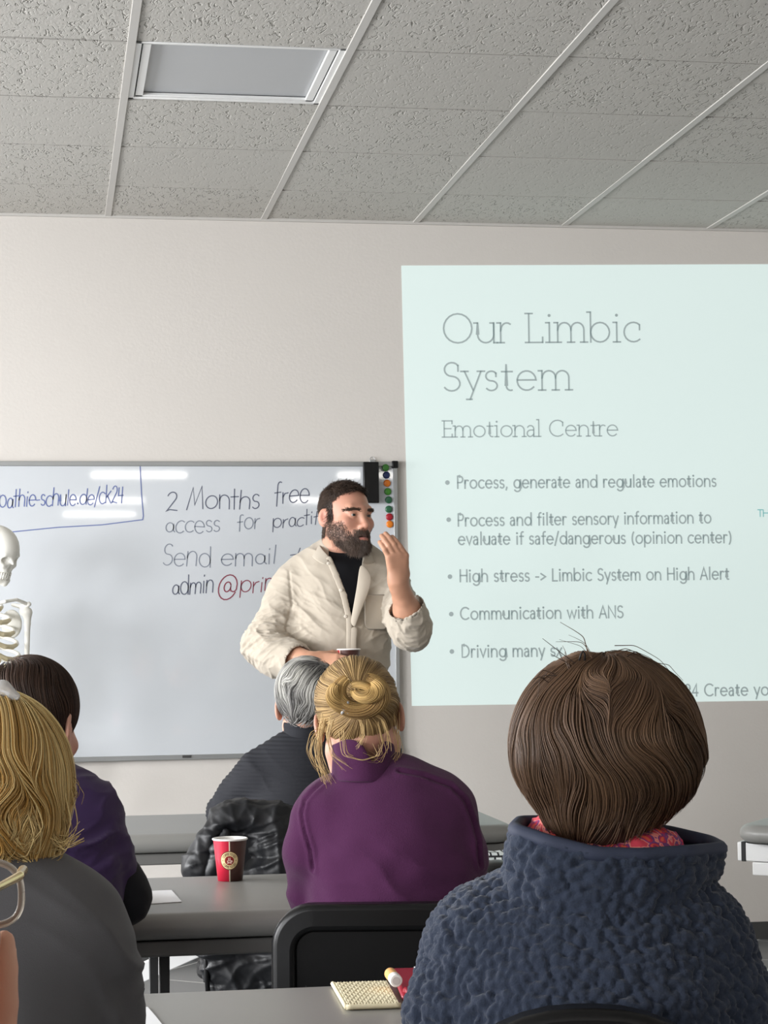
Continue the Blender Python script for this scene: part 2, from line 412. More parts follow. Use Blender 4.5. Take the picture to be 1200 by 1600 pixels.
# ceiling: fissured mineral tiles between flat rails
def tile_material():
    m = bpy.data.materials.new('mineral_tile'); m.use_nodes = True; N, K = nodes(m); b = N['Principled BSDF']
    b.inputs['Roughness'].default_value = 0.9; b.inputs['Specular IOR Level'].default_value = 0.1
    tc = N.new('ShaderNodeTexCoord'); at_ = N.new('ShaderNodeAttribute'); at_.attribute_name = 'Col'
    mp = N.new('ShaderNodeMapping'); mp.inputs['Scale'].default_value = (1.0, 0.38, 1.0); K.new(tc.outputs['Object'], mp.inputs['Vector'])
    n1 = N.new('ShaderNodeTexNoise'); n1.inputs['Scale'].default_value = 55; n1.inputs['Detail'].default_value = 2; n1.inputs['Distortion'].default_value = 1.4
    K.new(mp.outputs['Vector'], n1.inputs['Vector'])
    n2 = N.new('ShaderNodeTexNoise'); n2.inputs['Scale'].default_value = 130; n2.inputs['Detail'].default_value = 2; K.new(mp.outputs['Vector'], n2.inputs['Vector'])
    r = N.new('ShaderNodeMapRange'); r.inputs['From Min'].default_value = 0.30; r.inputs['From Max'].default_value = 0.44; K.new(n1.outputs['Fac'], r.inputs['Value'])
    add = N.new('ShaderNodeMath'); add.operation = 'MULTIPLY_ADD'; K.new(n2.outputs['Fac'], add.inputs[0]); add.inputs[1].default_value = 0.25; K.new(r.outputs['Result'], add.inputs[2])
    bp = N.new('ShaderNodeBump'); bp.inputs['Distance'].default_value = 0.006; K.new(add.outputs['Value'], bp.inputs['Height'])
    sp = N.new('ShaderNodeSeparateColor'); K.new(at_.outputs['Color'], sp.inputs['Color'])
    K.new(sp.outputs['Red'], bp.inputs['Strength']); K.new(bp.outputs['Normal'], b.inputs['Normal'])
    mx = N.new('ShaderNodeMix'); mx.data_type = 'RGBA'; K.new(r.outputs['Result'], mx.inputs['Factor'])
    mx.inputs['A'].default_value = (*srgb(166, 163, 157), 1); mx.inputs['B'].default_value = (*srgb(190, 187, 181), 1)
    m2 = N.new('ShaderNodeMix'); m2.data_type = 'RGBA'; K.new(sp.outputs['Green'], m2.inputs['Factor'])
    m2.inputs['A'].default_value = (*srgb(189, 186, 180), 1); K.new(mx.outputs['Result'], m2.inputs['B'])
    K.new(m2.outputs['Result'], b.inputs['Base Color'])
    return m
M['tile'] = tile_material()
V = []; Q = []; C = []
rows = [(Y_LAST + 0.0, WALL_Y)] + [(Y_LAST - T * (j + 1), Y_LAST - T * j) for j in range(33)]
smooth_tiles = {(1, 1), (3, 1), (4, 1), (2, 3), (0, 2)}
for ci in range(len(RX) - 1):
    for rj, (ya, yb) in enumerate(rows):
        k = ci - 7
        if k == 2 and rj == 3: continue
        g = 0.0055; dz = rng.normal(0, 0.0012, 4)
        x0, x1 = RX[ci] + 0.004, RX[ci + 1] - 0.004
        n = len(V)
        V += [(x0, ya + g, CEIL_Z + dz[0]), (x1, ya + g, CEIL_Z + dz[1]), (x1, yb - g, CEIL_Z + dz[2]), (x0, yb - g, CEIL_Z + dz[3])]
        V += [(x, y, CEIL_Z + 0.02) for x, y in ((x0, ya + g), (x1, ya + g), (x1, yb - g), (x0, yb - g))]
        Q += [(n + 3, n + 2, n + 1, n), (n, n + 1, n + 5, n + 4), (n + 1, n + 2, n + 6, n + 5), (n + 2, n + 3, n + 7, n + 6), (n + 3, n, n + 4, n + 7), (n + 4, n + 5, n + 6, n + 7)]
        a = 0.35 if (k - 1, rj) in smooth_tiles or rng.random() < 0.15 else rng.uniform(0.75, 1.0)
        C += [(a * 0.75, min(1, a), 0)] * 8
struct(link('ceiling', mesh_np('ceiling', V, Q, False, np.array(C)), M['tile']))
M['void'] = mat('dark_void', (0.02, 0.02, 0.02), 0.9, 0.1)
struct(MB().box(((X_LEFT + X_RIGHT) / 2, (WALL_Y + Y_BACK) / 2, CEIL_Z + 0.13), (X_RIGHT - X_LEFT, WALL_Y - Y_BACK, 0.06)).build('ceiling_slab', M['void']))
for i, x in enumerate(RX):
    struct(MB().box((x, (WALL_Y + Y_BACK) / 2, CEIL_Z - 0.001), (0.025, WALL_Y - Y_BACK, 0.006)).build('trim_%d' % (i + 1), M['rail'], bevel=0.001))
struct(MB().box(((X_LEFT + X_RIGHT) / 2, WALL_Y - 0.008, CEIL_Z - 0.004), (X_RIGHT - X_LEFT, 0.016, 0.012)).build('trim_30', M['rail']))

# ceiling light, switched off, and the lit ones further back
M['diffuser'] = mat('grey_diffuser', srgb(176, 178, 180), 0.35, 0.4, bump=0.15, bscale=260, bdist=0.0006)
M['lit'] = mat('lit_diffuser', (1, 1, 1), 0.5, 0.2, emit=(1.0, 0.96, 0.90), estr=LIT_EMIT)
def ceiling_light(x0, x1, y0, y1, label, diff, group=None):
    c = ((x0 + x1) / 2, (y0 + y1) / 2, CEIL_Z)
    e = empty('ceiling_light', c, label, 'ceiling light', group)
    f = MB()
    for a, t, z in ((0.008, 0.022, 0.004), (0.034, 0.024, 0.012)):
        xa, xb, ya, yb = x0 + a, x1 - a, y0 + a * 0.6, y1 - a * 0.6
        for s, yy in ((1, ya), (-1, yb)): f.box(((xa + xb) / 2, yy + s * t * .3, CEIL_Z + 0.004 + z / 2), (xb - xa, t * .6, 0.010))
        for s, xx in ((1, xa), (-1, xb)): f.box((xx + s * t / 2, (ya + yb) / 2, CEIL_Z + 0.004 + z / 2), (t, yb - ya, 0.010))
    f.build('frame', M['white_metal'], e, bevel=0.0015)
    MB().box((c[0], c[1], CEIL_Z + 0.022), (x1 - x0 - 0.10, y1 - y0 - 0.06, 0.01)).build('diffuser', diff, e)
    return e
ceiling_light(RX[9], RX[10], rows[3][0], rows[3][1], 'square ceiling light panel with white frame and grey diffuser, switched off', M['diffuser'])
for (lx, ly) in LIT:
    e = empty('ceiling_light', (lx, ly, CEIL_Z), 'lit long ceiling lamp towards the back of the classroom', 'ceiling light', 'lit lamps at the back of the room')
    MB().box((lx, ly, CEIL_Z - 0.012), (1.02, 0.14, 0.024)).build('frame', M['white_metal'], e)
    MB().box((lx, ly, CEIL_Z - 0.060), (0.97, 0.12, 0.052)).build('diffuser', M['lit'], e, bevel=0.012)

# floor: grey tiles with pale grout, laid on the diagonal
def floor_material():
    m = bpy.data.materials.new('floor_tiles'); m.use_nodes = True; N, K = nodes(m); b = N['Principled BSDF']
    b.inputs['Roughness'].default_value = 0.35
    tc = N.new('ShaderNodeTexCoord'); mp = N.new('ShaderNodeMapping'); mp.inputs['Rotation'].default_value = (0, 0, math.radians(38))
    K.new(tc.outputs['Object'], mp.inputs['Vector'])
    br = N.new('ShaderNodeTexBrick'); br.offset = 0.0; br.inputs['Scale'].default_value = 1.0
    br.inputs['Brick Width'].default_value = 0.45; br.inputs['Row Height'].default_value = 0.45; br.inputs['Mortar Size'].default_value = 0.004
    br.inputs['Color1'].default_value = (*srgb(112, 114, 115), 1); br.inputs['Color2'].default_value = (*srgb(98, 100, 102), 1); br.inputs['Mortar'].default_value = (*srgb(205, 205, 202), 1)
    K.new(mp.outputs['Vector'], br.inputs['Vector']); K.new(br.outputs['Color'], b.inputs['Base Color'])
    return m
struct(MB().box(((X_LEFT + X_RIGHT) / 2, (WALL_Y + Y_BACK) / 2, -0.05), (X_RIGHT - X_LEFT + 0.2, WALL_Y - Y_BACK + 0.2, 0.1)).build('floor', floor_material()))
struct(MB().box(((X_LEFT + X_RIGHT) / 2, WALL_Y - 0.006, 0.035), (X_RIGHT - X_LEFT, 0.012, 0.07)).build('baseboard_front', M['dark_metal']))

# ------------------------------------------------------------------ writing: single-stroke letters
def A(cx, cy, rx, ry, a0, a1, n=None):
    n = n or max(4, int(abs(a1 - a0) / 18)); t = np.radians(np.linspace(a0, a1, n + 1))
    return [(cx + rx * math.cos(x), cy + ry * math.sin(x)) for x in t]
def dot(x, y, r=0.05): return A(x, y, r * .5, r * .5, 0, 360, 8)
G = {
 ' ': (.36, []), 'a': (.56, [A(.24, .47, .19, .21, 150, 0) + [(.43, 0)], [(.43, .40), (.25, .40)] + A(.22, .19, .18, .20, 100, 270) + [(.34, .04), (.43, .16)]]),
 'b': (.76, [[(.06, 1.04), (.06, 0)], A(.38, .34, .32, .34, 0, 360)]), 'c': (.62, [A(.36, .34, .32, .34, 48, 312)]),
 'd': (.78, [[(.70, 1.04), (.70, 0)], A(.38, .34, .32, .34, 0, 360)]), 'e': (.72, [[(.04, .36), (.66, .36)] + A(.35, .34, .31, .34, 4, 318)]),
 'f': (.40, [A(.33, .86, .16, .18, 75, 180) + [(.17, 0)], [(.02, .66), (.38, .66)]]), 'g': (.78, [A(.38, .34, .32, .34, 0, 360), [(.70, .68), (.70, -.05)] + A(.39, -.05, .31, .26, 0, -150)]),
 'h': (.70, [[(.07, 1.04), (.07, 0)], [(.07, .38)] + A(.34, .40, .27, .28, 180, 0) + [(.61, 0)]]), 'i': (.26, [[(.12, .68), (.12, 0)], dot(.12, .93)]),
 'k': (.58, [[(.07, 1.04), (.07, 0)], [(.50, .68), (.09, .30)], [(.2, .41), (.54, 0)]]), 'l': (.25, [[(.12, 1.04), (.12, 0)]]),
 'm': (1.06, [[(.07, .68), (.07, 0)], [(.07, .42)] + A(.30, .44, .22, .24, 180, 0) + [(.52, 0)], [(.52, .42)] + A(.74, .44, .22, .24, 180, 0) + [(.96, 0)]]),
 'n': (.70, [[(.07, .68), (.07, 0)], [(.07, .38)] + A(.34, .40, .27, .28, 180, 0) + [(.61, 0)]]), 'o': (.76, [A(.38, .34, .33, .34, 0, 360)]),
 'p': (.78, [[(.07, .68), (.07, -.3)], A(.40, .34, .32, .34, 0, 360)]), 'r': (.44, [[(.07, .68), (.07, 0)], [(.07, .40)] + A(.28, .44, .20, .24, 180, 55)]),
 's': (.50, [A(.25, .51, .18, .17, 35, 265) + A(.25, .17, .19, .17, 80, -145)]), 't': (.42, [[(.17, .90), (.17, .16)] + A(.31, .16, .14, .16, 180, 290), [(.02, .66), (.37, .66)]]),
 'u': (.70, [[(.07, .68), (.07, .28)] + A(.34, .28, .27, .28, 180, 360) + [(.61, .68)], [(.61, .68), (.61, 0)]]), 'v': (.58, [[(.02, .68), (.29, 0), (.56, .68)]]),
 'w': (.92, [[(.02, .68), (.24, 0), (.46, .62), (.68, 0), (.9, .68)]]), 'x': (.56, [[(.03, .68), (.52, 0)], [(.52, .68), (.03, 0)]]),
 'y': (.58, [[(.02, .68), (.30, .02)], [(.56, .68), (.2, -.3)]]),
 'O': (1.04, [A(.52, .5, .47, .5, 0, 360)]), 'L': (.58, [[(.08, 1), (.08, 0), (.54, 0)]]), 'S': (.64, [A(.32, .75, .24, .24, 35, 268) + A(.31, .255, .27, .255, 82, -148)]),
 'E': (.60, [[(.54, 1), (.08, 1), (.08, 0), (.54, 0)], [(.08, .52), (.48, .52)]]), 'C': (.92, [A(.52, .5, .47, .5, 48, 312)]),
 'P': (.64, [[(.08, 0), (.08, 1), (.34, 1)] + A(.34, .74, .25, .26, 90, -90) + [(.08, .48)]]), 'H': (.82, [[(.08, 1), (.08, 0)], [(.74, 1), (.74, 0)], [(.08, .52), (.74, .52)]]),
 'A': (.76, [[(.02, 0), (.38, 1), (.74, 0)], [(.14, .33), (.62, .33)]]), 'N': (.84, [[(.08, 0), (.08, 1), (.76, 0), (.76, 1)]]), 'D': (.84, [[(.08, 0), (.08, 1), (.32, 1)] + A(.32, .5, .44, .5, 90, -90) + [(.08, 0)]]),
 'T': (.62, [[(.02, 1), (.6, 1)], [(.31, 1), (.31, 0)]]), 'M': (1.0, [[(.08, 0), (.2, 1), (.5, .2), (.8, 1), (.92, 0)]]), 'F': (.56, [[(.5, 1), (.08, 1), (.08, 0)], [(.08, .52), (.46, .52)]]),
 'G': (.96, [A(.52, .5, .47, .5, 45, 345) + [(.97, .48), (.6, .48)]]),
 '2': (.60, [A(.29, .71, .23, .28, 165, -35) + [(.05, 0), (.56, 0)]]), '0': (.62, [A(.31, .5, .26, .5, 0, 360)]), '4': (.62, [[(.44, 0), (.44, 1), (.04, .27), (.58, .27)]]),
 ',': (.24, [[(.13, .06), (.06, -.16)]]), '/': (.40, [[(.38, 1.05), (.02, -.12)]]), '(': (.34, [A(.46, .42, .36, .66, 125, 235)]), ')': (.34, [A(-.12, .42, .36, .66, 55, -55)]),
 '-': (.40, [[(.05, .34), (.33, .34)]]), '>': (.60, [[(.06, .62), (.52, .36), (.06, .1)]]), '.': (.24, [dot(.12, .05)]),
 '@': (1.1, [A(.5, .36, .18, .22, 20, 380) + [(.7, .16)] + A(.86, .3, .16, .2, 250, 330) + A(.52, .34, .5, .56, 10, 330)]),
 '*': (.4, [dot(.2, .5, .2)]),
}
HW = dict(G); HW['a'] = (.66, [A(.32, .30, .25, .30, 50, 400) + [(.56, .5), (.56, .1), (.66, 0)]])
HW['2'] = (.62, [A(.28, .74, .22, .26, 160, -40) + [(.1, .05), (.05, 0), (.22, .07), (.58, -.02)]])
HW['r'] = (.48, [[(.07, .62), (.09, 0)], [(.08, .36), (.22, .58), (.42, .62)]]); HW['t'] = (.44, [[(.2, 1.0), (.18, 0)], [(.0, .6), (.42, .64)]])
HW['M'] = (1.0, [[(.04, 0), (.26, 1.05), (.46, .2), (.74, 1.08), (.94, -.02)]]); HW['4'] = (.6, [[(.1, .9), (.06, .42), (.52, .46)], [(.44, .95), (.40, 0)]])
HW['f'] = (.5, [A(.36, .86, .16, .2, 60, 180) + [(.19, -.12)], [(.02, .52), (.42, .56)]]); HW['i'] = (.3, [[(.13, .6), (.13, 0)], [(.15, .86), (.16, .92)]])
SER = {'u': [(.07, .68, -1, 0), (.61, .68, -1, 0), (.61, 0, 0, 1)], 'r': [(.07, 0, -1, 1), (.07, .68, -1, 0)], 'L': [(.08, 1, -1, 1), (.08, 0, -1, 0)], 'i': [(.12, 0, -1, 1), (.12, .68, -1, 0)],
 'm': [(.07, 0, -1, 1), (.52, 0, -1, 1), (.96, 0, -1, 1), (.07, .68, -1, 0)], 'b': [(.06, 1.04, -1, 0)], 'y': [(.02, .68, -1, 1), (.56, .68, -1, 1), (.2, -.3, -1, .5)], 'n': [(.07, 0, -1, 1), (.61, 0, -1, 1), (.07, .68, -1, 0)],
 'l': [(.12, 0, -1, 1), (.12, 1.04, -1, 0)], 'a': [(.43, 0, 0, 1)], 'E': [(.08, 0, -1, 0), (.08, 1, -1, 0)]}
TICK = {'L': [(.54, 0, .18)], 'c': [(.57, .58, -.16)], 'S': [(.52, .89, -.2), (.08, .12, -.0)], 'C': [(.83, .87, -.22)], 'E': [(.54, 0, .18), (.54, 1, -.18)], 's': [(.4, .61, -.12)]}
def ribbon(mb, pts, w, fr):
    P = np.asarray(pts, float)
    if len(P) < 2: return
    closed = np.linalg.norm(P[0] - P[-1]) < 1e-6 and len(P) > 3
    d = np.diff(P, axis=0); d /= np.linalg.norm(d, axis=1)[:, None] + 1e-12
    n = np.stack([-d[:, 1], d[:, 0]], 1); nn = np.zeros_like(P); nn[0] = n[0]; nn[-1] = n[-1]
    for i in range(1, len(P) - 1):
        b = n[i - 1] + n[i]; L = np.linalg.norm(b); b = b / L if L > 1e-6 else n[i]; nn[i] = b / max(0.45, b @ n[i])
    if closed: b = n[0] + n[-1]; b /= np.linalg.norm(b) + 1e-9; nn[0] = nn[-1] = b
    else: P = P.copy(); P[0] -= d[0] * w * .4; P[-1] += d[-1] * w * .4
    V = [fr(*(p + q * w / 2)) for p, q in zip(P, nn)] + [fr(*(p - q * w / 2)) for p, q in zip(P, nn)]; m = len(P)
    mb.add(V, [(i, i + 1, m + i + 1, m + i) for i in range(m - 1)])
def write(name, text, p0, p1, hgt, wgt, material, parent, up=None, font=G, serif=0.0, wob=0.0, slant=0.0, track=0.0):
    """text on a plane from baseline point p0 to p1 (3-D), cap height hgt, stroke wgt (metres)"""
    p0 = np.asarray(p0, float); p1 = np.asarray(p1, float); e = p1 - p0; W = np.linalg.norm(e); e /= W
    up = np.array([0, 0, 1.0]) if up is None else np.asarray(up, float)
    tot = sum(font[c][0] + track for c in text); sx = W / tot; x = 0.0; mb = MB(); R = random.Random(hash(len(text) * 31 + ord(text[0])))
    for c in text:
        adv, pl = font[c]
        dy = R.uniform(-1, 1) * wob; sc = 1 + R.uniform(-1, 1) * wob * 1.6; ro = R.uniform(-1, 1) * wob
        def fr(u, v): return p0 + e * u + up * v
        for line in pl:
            L = []
            for u, v in line:
                u2 = u + ro * (v - .3) + slant * v; v2 = v * sc + dy + ro * (u - .3)
                L.append(((x + u2) * sx, v2 * hgt))
            ribbon(mb, L, wgt, fr)
        if serif:
            for (u, v, a, b) in SER.get(c, []): ribbon(mb, [((x + u) * sx + a * serif, v * hgt), ((x + u) * sx + b * serif, v * hgt)], wgt, fr)
            for (u, v, l) in TICK.get(c, []):
                if l: ribbon(mb, [((x + u) * sx, v * hgt), ((x + u) * sx, (v + l) * hgt)], wgt, fr)
        x += adv + track
    return mb.build(name, material, parent)

# ------------------------------------------------------------------ whiteboard
WB = (-2.1, 1.386, 0.79, 1.972)             # x0 x1 z0 z1
yb = WALL_Y
wb = empty('whiteboard', ((WB[0] + WB[1]) / 2, yb, WB[2]), 'large wall whiteboard with aluminium frame covered in marker handwriting', 'whiteboard')
MB().box(((WB[0] + WB[1]) / 2, yb - 0.012, (WB[2] + WB[3]) / 2), (WB[1] - WB[0] - 0.03, 0.012, WB[3] - WB[2] - 0.02)).build('panel', M['board'], wb)
fr_ = MB()
for zz in (WB[2] + 0.009, WB[3] - 0.010): fr_.box(((WB[0] + WB[1]) / 2, yb - 0.014, zz), (WB[1] - WB[0], 0.028, 0.019))
for xx in (WB[0] + 0.008, WB[1] - 0.008): fr_.box((xx, yb - 0.014, (WB[2] + WB[3]) / 2), (0.016, 0.028, WB[3] - WB[2]))
fr_.build('frame', M['alu'], wb, bevel=0.002)
MB().box((WB[1] - 0.009, yb - 0.016, WB[3] - 0.012), (0.026, 0.034, 0.030)).build('corner_cap', M['black_plastic'], wb, bevel=0.004)
MB().box((WB[1] - 0.009, yb - 0.016, WB[2] + 0.012), (0.026, 0.034, 0.030)).build('corner_cap', M['black_plastic'], wb, bevel=0.004)
tr = on_y(292, 1184, yb - 0.03); MB().box((tr[0], yb - 0.031, WB[2] + 0.012), (0.035, 0.004, 0.010)).build('frame_clip', M['dark_metal'], wb)
M['ink_black'] = mat('marker_ink_black', srgb(100, 104, 120), 0.6, 0.2); M['ink_blue'] = mat('marker_ink_blue', srgb(104, 116, 164), 0.6, 0.2)
M['ink_red'] = mat('marker_ink_red', srgb(140, 70, 85), 0.6, 0.2); M['ink_faint'] = mat('marker_ink_faint', srgb(132, 138, 150), 0.6, 0.2)
yi = yb - 0.0187
def wl_(px, py): return on_y(px, py, yi)
def hand(text, x0, y0, x1, y1, h, ink, wpx=1.7, wob=.07, slant=.08):
    return write('handwriting', text, wl_(x0, y0), wl_(x1, y1), h / 391, wpx / 391, ink, wb, font=HW, wob=wob, slant=slant)
hand('pathie-schule.de/ck24', -3, 793, 193, 786, 25, M['ink_blue'], 1.7, .06, .12)
hand('2', 258, 799, 278, 797, 29, M['ink_black']); hand('Months', 291, 797, 406, 795, 30, M['ink_black'])
hand('free', 428, 787, 484, 787, 30, M['ink_black'], 1.7)
hand('access', 257, 832, 344, 832, 26, M['ink_faint'], 1.5); hand('for', 370, 828, 406, 826, 24, M['ink_faint'], 1.6); hand('practit', 425, 826, 498, 818, 22, M['ink_black'], 1.5)
hand('Send', 253, 883, 330, 884, 32, M['ink_faint'], 1.5); hand('email', 344, 884, 432, 880, 27, M['ink_faint'], 1.7); hand('t', 450, 882, 476, 880, 26, M['ink_black'], 1.5)
hand('admin', 268, 930, 334, 926, 27, M['ink_black'], 1.7); hand('@', 340, 932, 372, 930, 34, M['ink_red'], 1.9); hand('prim', 374, 926, 438, 922, 26, M['ink_red'], 1.6)
mb = MB(); ribbon(mb, [tuple(wl_(x, y)[[0, 2]]) for x, y in ((219, 728), (221, 770), (224, 806), (223, 812), (160, 820), (90, 824), (20, 831), (-30, 836))], 1.6 / 391, lambda u, v: (u, yi, v))
mb.build('handwriting', M['ink_blue'], wb)

# magnets and eraser
for (px, py, c, lb) in [(602, 731, (52, 110, 40), 'bright green round magnet at the top of the magnet column'), (604, 742.3, (30, 44, 92), 'dark blue round magnet on the whiteboard edge'),
        (605, 755, (212, 116, 30), 'orange round magnet between a blue one and a green one'), (606, 768, (62, 128, 38), 'bright green round magnet below an orange one'),
        (607.3, 781, (42, 96, 66), 'dark green round magnet directly below the bright green one'), (607.6, 795.6, (38, 92, 62), 'dark green round magnet directly above the red one'),
        (608.6, 807.6, (160, 22, 40), 'red round magnet above the bottom orange one'), (609.2, 819, (222, 124, 30), 'orange round magnet at the bottom of the magnet column')]:
    p = on_y(px, py, yb - 0.024)
    r = 0.0146
    o = MB().lathe([(0.0001, 0.0), (r * .96, 0.0), (r, 0.002), (r, 0.005), (r * .93, 0.0075), (r * .7, 0.0092), (r * .35, 0.0099), (0.0001, 0.0101)], (0, 0, 0), 28, '-y').build('magnet', mat('magnet_plastic', srgb(*c), 0.35, 0.5), smooth=True)
    o.location = (p[0], yb - (0.0283 if py < 735 else 0.0181), p[2]); tag(o, lb, 'magnet', 'round magnets on the whiteboard')
p = on_y(578.5, 754.5, yb - 0.03)
er = empty('board_eraser', (p[0], yb - 0.0285, p[2]), 'tall black board eraser stuck beside the coloured magnets', 'board eraser')
er_ = MB().box((p[0], yb - 0.0475, p[2]), (0.062, 0.026, 0.166)).build('body', M['black_plastic'], er, bevel=0.003)
MB().box((p[0], yb - 0.0315, p[2]), (0.058, 0.006, 0.160)).build('felt', M['black_dark'], er)
p = on_y(582, 719, yb - 0.012)
hk = MB(); hk.tube([(p[0] - 0.011, yb - 0.010, WB[3]), (p[0] - 0.011, yb - 0.010, WB[3] + 0.010), (p[0] - 0.004, yb - 0.008, WB[3] + 0.020), (p[0] + 0.004, yb - 0.008, WB[3] + 0.020), (p[0] + 0.011, yb - 0.010, WB[3] + 0.010), (p[0] + 0.011, yb - 0.010, WB[3])], 0.0014, 8)
hk.box((p[0], yb - 0.010, WB[3] + 0.0045), (0.022, 0.004, 0.009))
tag(hk.build('picture_hook', M['alu'], origin=(p[0], yb - 0.010, WB[3])), 'small metal hook on top of the whiteboard frame', 'hook')

# ------------------------------------------------------------------ projected slide
M['slide'] = mat('projected_light', srgb(150, 158, 156), 0.8, 0.1, emit=srgb(226, 243, 239), estr=0.60)
M['slide_text'] = mat('slide_text_grey', srgb(140, 148, 148), 0.8, 0.1, emit=srgb(150, 166, 166), estr=0.45)
M['slide_teal'] = mat('slide_text_teal', srgb(120, 165, 165), 0.8, 0.1, emit=srgb(110, 175, 175), estr=0.5)
tl, bl, tr, br = on_y(627, 415, yb), on_y(643.5, 1103, yb), np.array([3.82, yb, 2.83]), np.array([3.80, yb, 0.976])
sl = empty('projected_slide', (2.6, yb, bl[2]), 'bright pale green projected slide titled Our Limbic System', 'projected slide')
q = MB(); fV = [p + np.array([0, -0.0015, 0]) for p in (tl, bl, br, tr)]; bV = [p + np.array([0, -0.0002, 0]) for p in (tl, bl, br, tr)]
q.add(fV + bV, [(0, 1, 2, 3), (0, 4, 5, 1), (1, 5, 6, 2), (2, 6, 7, 3), (3, 7, 4, 0)]).build('slide_surface', M['slide'], sl)
ys = yb - 0.003
TRK = .11
def sl_(px, py): return on_y(px, py, ys)
def stext(text, x0, y0, x1, y1, h, wpx, m=None, serif=0.0, track=0.0, name='slide_lettering'):
    return write(name, text, sl_(x0, y0), sl_(x1, y1), h / 391, wpx / 391, m or M['slide_text'], sl, serif=serif / 391, track=track)
stext('Our Limbic', 691, 536, 1005, 534, 47, 2.7, serif=6, track=.07); stext('System', 691, 611, 897, 609, 46, 2.7, serif=6, track=.07)
stext('Emotional Centre', 692, 683, 968, 681, 26, 2.0, serif=3.4, track=.05)
def bullet(px, py):
    mb = MB(); c = sl_(px, py); k = 16; mb.add([(c[0] + 0.0095 * math.cos(t), ys, c[2] + 0.0095 * math.sin(t)) for t in np.linspace(0, 2 * math.pi, k, endpoint=False)], [tuple(range(k))]); mb.build('bullet_point', M['slide_text'], sl)
for b_ in [(699, 754), (701, 812), (703, 901), (705, 959.5), (706, 1018)]: bullet(*b_)
stext('Process, generate and regulate emotions', 714, 763, 1121, 760, 19, 2.5, track=TRK)
stext('Process and filter sensory information to', 715, 822, 1113, 817, 19, 2.5, track=TRK)
stext('evaluate if safe/dangerous (opinion center)', 716, 851, 1145, 848, 19, 2.5, track=TRK)
stext('High stress -> Limbic System on High Alert', 718, 909, 1141, 905, 19, 2.5, track=TRK)
stext('Communication with ANS', 719, 968, 976, 965, 19, 2.5, track=TRK); stext('Driving many sx', 721, 1027, 880, 1025, 19, 2.5, track=TRK)
stext('TH', 1184, 807, 1202, 807, 11, 1.6, M['slide_teal']); stext('2024 Create yo', 1047, 1088, 1203, 1086, 19, 2.5, track=TRK)
# ------------------------------------------------------------------ people: shared anatomy
def basis(fwd, up=(0, 0, 1), roll=0.0):
    f = nrm(fwd); r = nrm(np.cross(f, up)); u = np.cross(r, f)
    if roll: r, u = r * math.cos(roll) + u * math.sin(roll), u * math.cos(roll) - r * math.sin(roll)
    return np.stack([r, f, u], 1)                    # columns: right, forward, up
def head(S, C, R, sc=1.0, male=False, lids=True, neck=None):
    """adds a head to solid S: C between the eyes and ears, R columns right/forward/up"""
    g = lambda x, y, z: np.asarray(C) + R @ (np.array([x, y, z]) * sc)
    e = lambda c, r, k=.02, mode='u', RR=None: S.ell(g(*c), np.array(r) * sc, R if RR is None else R @ RR, k * sc, mode)
    c = lambda a, b, ra, rb=None, k=.015, mode='u', sq=None: S.cap(g(*a), g(*b), ra * sc, (ra if rb is None else rb) * sc, k * sc, sq, mode)
    e((0, -.012, .036), (.077, .099, .079 if male else .086))
    e((0, .034, -.030), (.064, .064, .086), .03)
    j = 1.05 if male else 1.0
    for s in (-1, 1):
        c((s * .052 * j, .004, -.055), (s * .020 * j, .070, -.100), .024, .022, .03)
        e((s * .043, .066, -.026), (.024, .022, .020), .02)
    e((0, .074, -.101), (.026 * j, .022, .020), .025)
    c((-.036, .083, .020), (0, .090, .017), .013, .013, .02); c((.036, .083, .020), (0, .090, .017), .013, .013, .02)
    for s in (-1, 1):
        e((s * .033, .103, -.001), (.019, .016, .0125), .012, 's')
    c((0, .090, .008), (0, .112, -.030), .0085, .0105, .014)
    e((0, .115, -.036), ((.0135 if male else .0115), .0135, .0115), .008)
    for s in (-1, 1):
        e((s * .0125, .104, -.040), (.0085, .0115, .0085), .006)
        e((s * .0065, .112, -.0475), (.0035, .0050, .0040), .002, 's')
    e((0, .088, -.070), (.030, .018, .026), .015)
    c((-.025, .090, -.068), (0, .1025, -.0655), .0045, .0065, .006); c((.025, .090, -.068), (0, .1025, -.0655), .0045, .0065, .006)
    c((-.020, .091, -.079), (0, .1015, -.0795), .0045, .0070, .006); c((.020, .091, -.079), (0, .1015, -.0795), .0045, .0070, .006)
    c((-.020, .098, -.0735), (.020, .098, -.0735), .0036, .0036, .002, 's', (R[:, 1], .45))
    if lids:
        for s in (-1, 1):
            e((s * .032, .0805, .000), (.0142, .0142, .0142), .004)
            S.box(g(s * .032, .098, -.0005), np.array([.0115, .010, .0034]) * sc, R, .003 * sc, .002, 's')
    for s in (-1, 1):
        t = math.radians(s * (32 if male else 22)); E = np.array([[math.cos(t), -math.sin(t), 0], [math.sin(t), math.cos(t), 0], [0, 0, 1.0]])
        e((s * .083, -.012, -.006), (.0065, .0225 if male else .0195, .033), .008, 'u', E)
        e((s * .092, -.007, -.002), (.008, .0095, .019), .005, 's', E)
        e((s * .081, -.001, -.010), (.005, .006, .010), .004)
    nk = .060 if male else .050
    if neck is None: c((0, -.028, -.055), (0, -.048, -.175), nk, nk * 1.04, .03)
    else: S.cap(g(0, -.030, -.045), neck, nk * sc, nk * 1.06 * sc, .03 * sc)
    return g
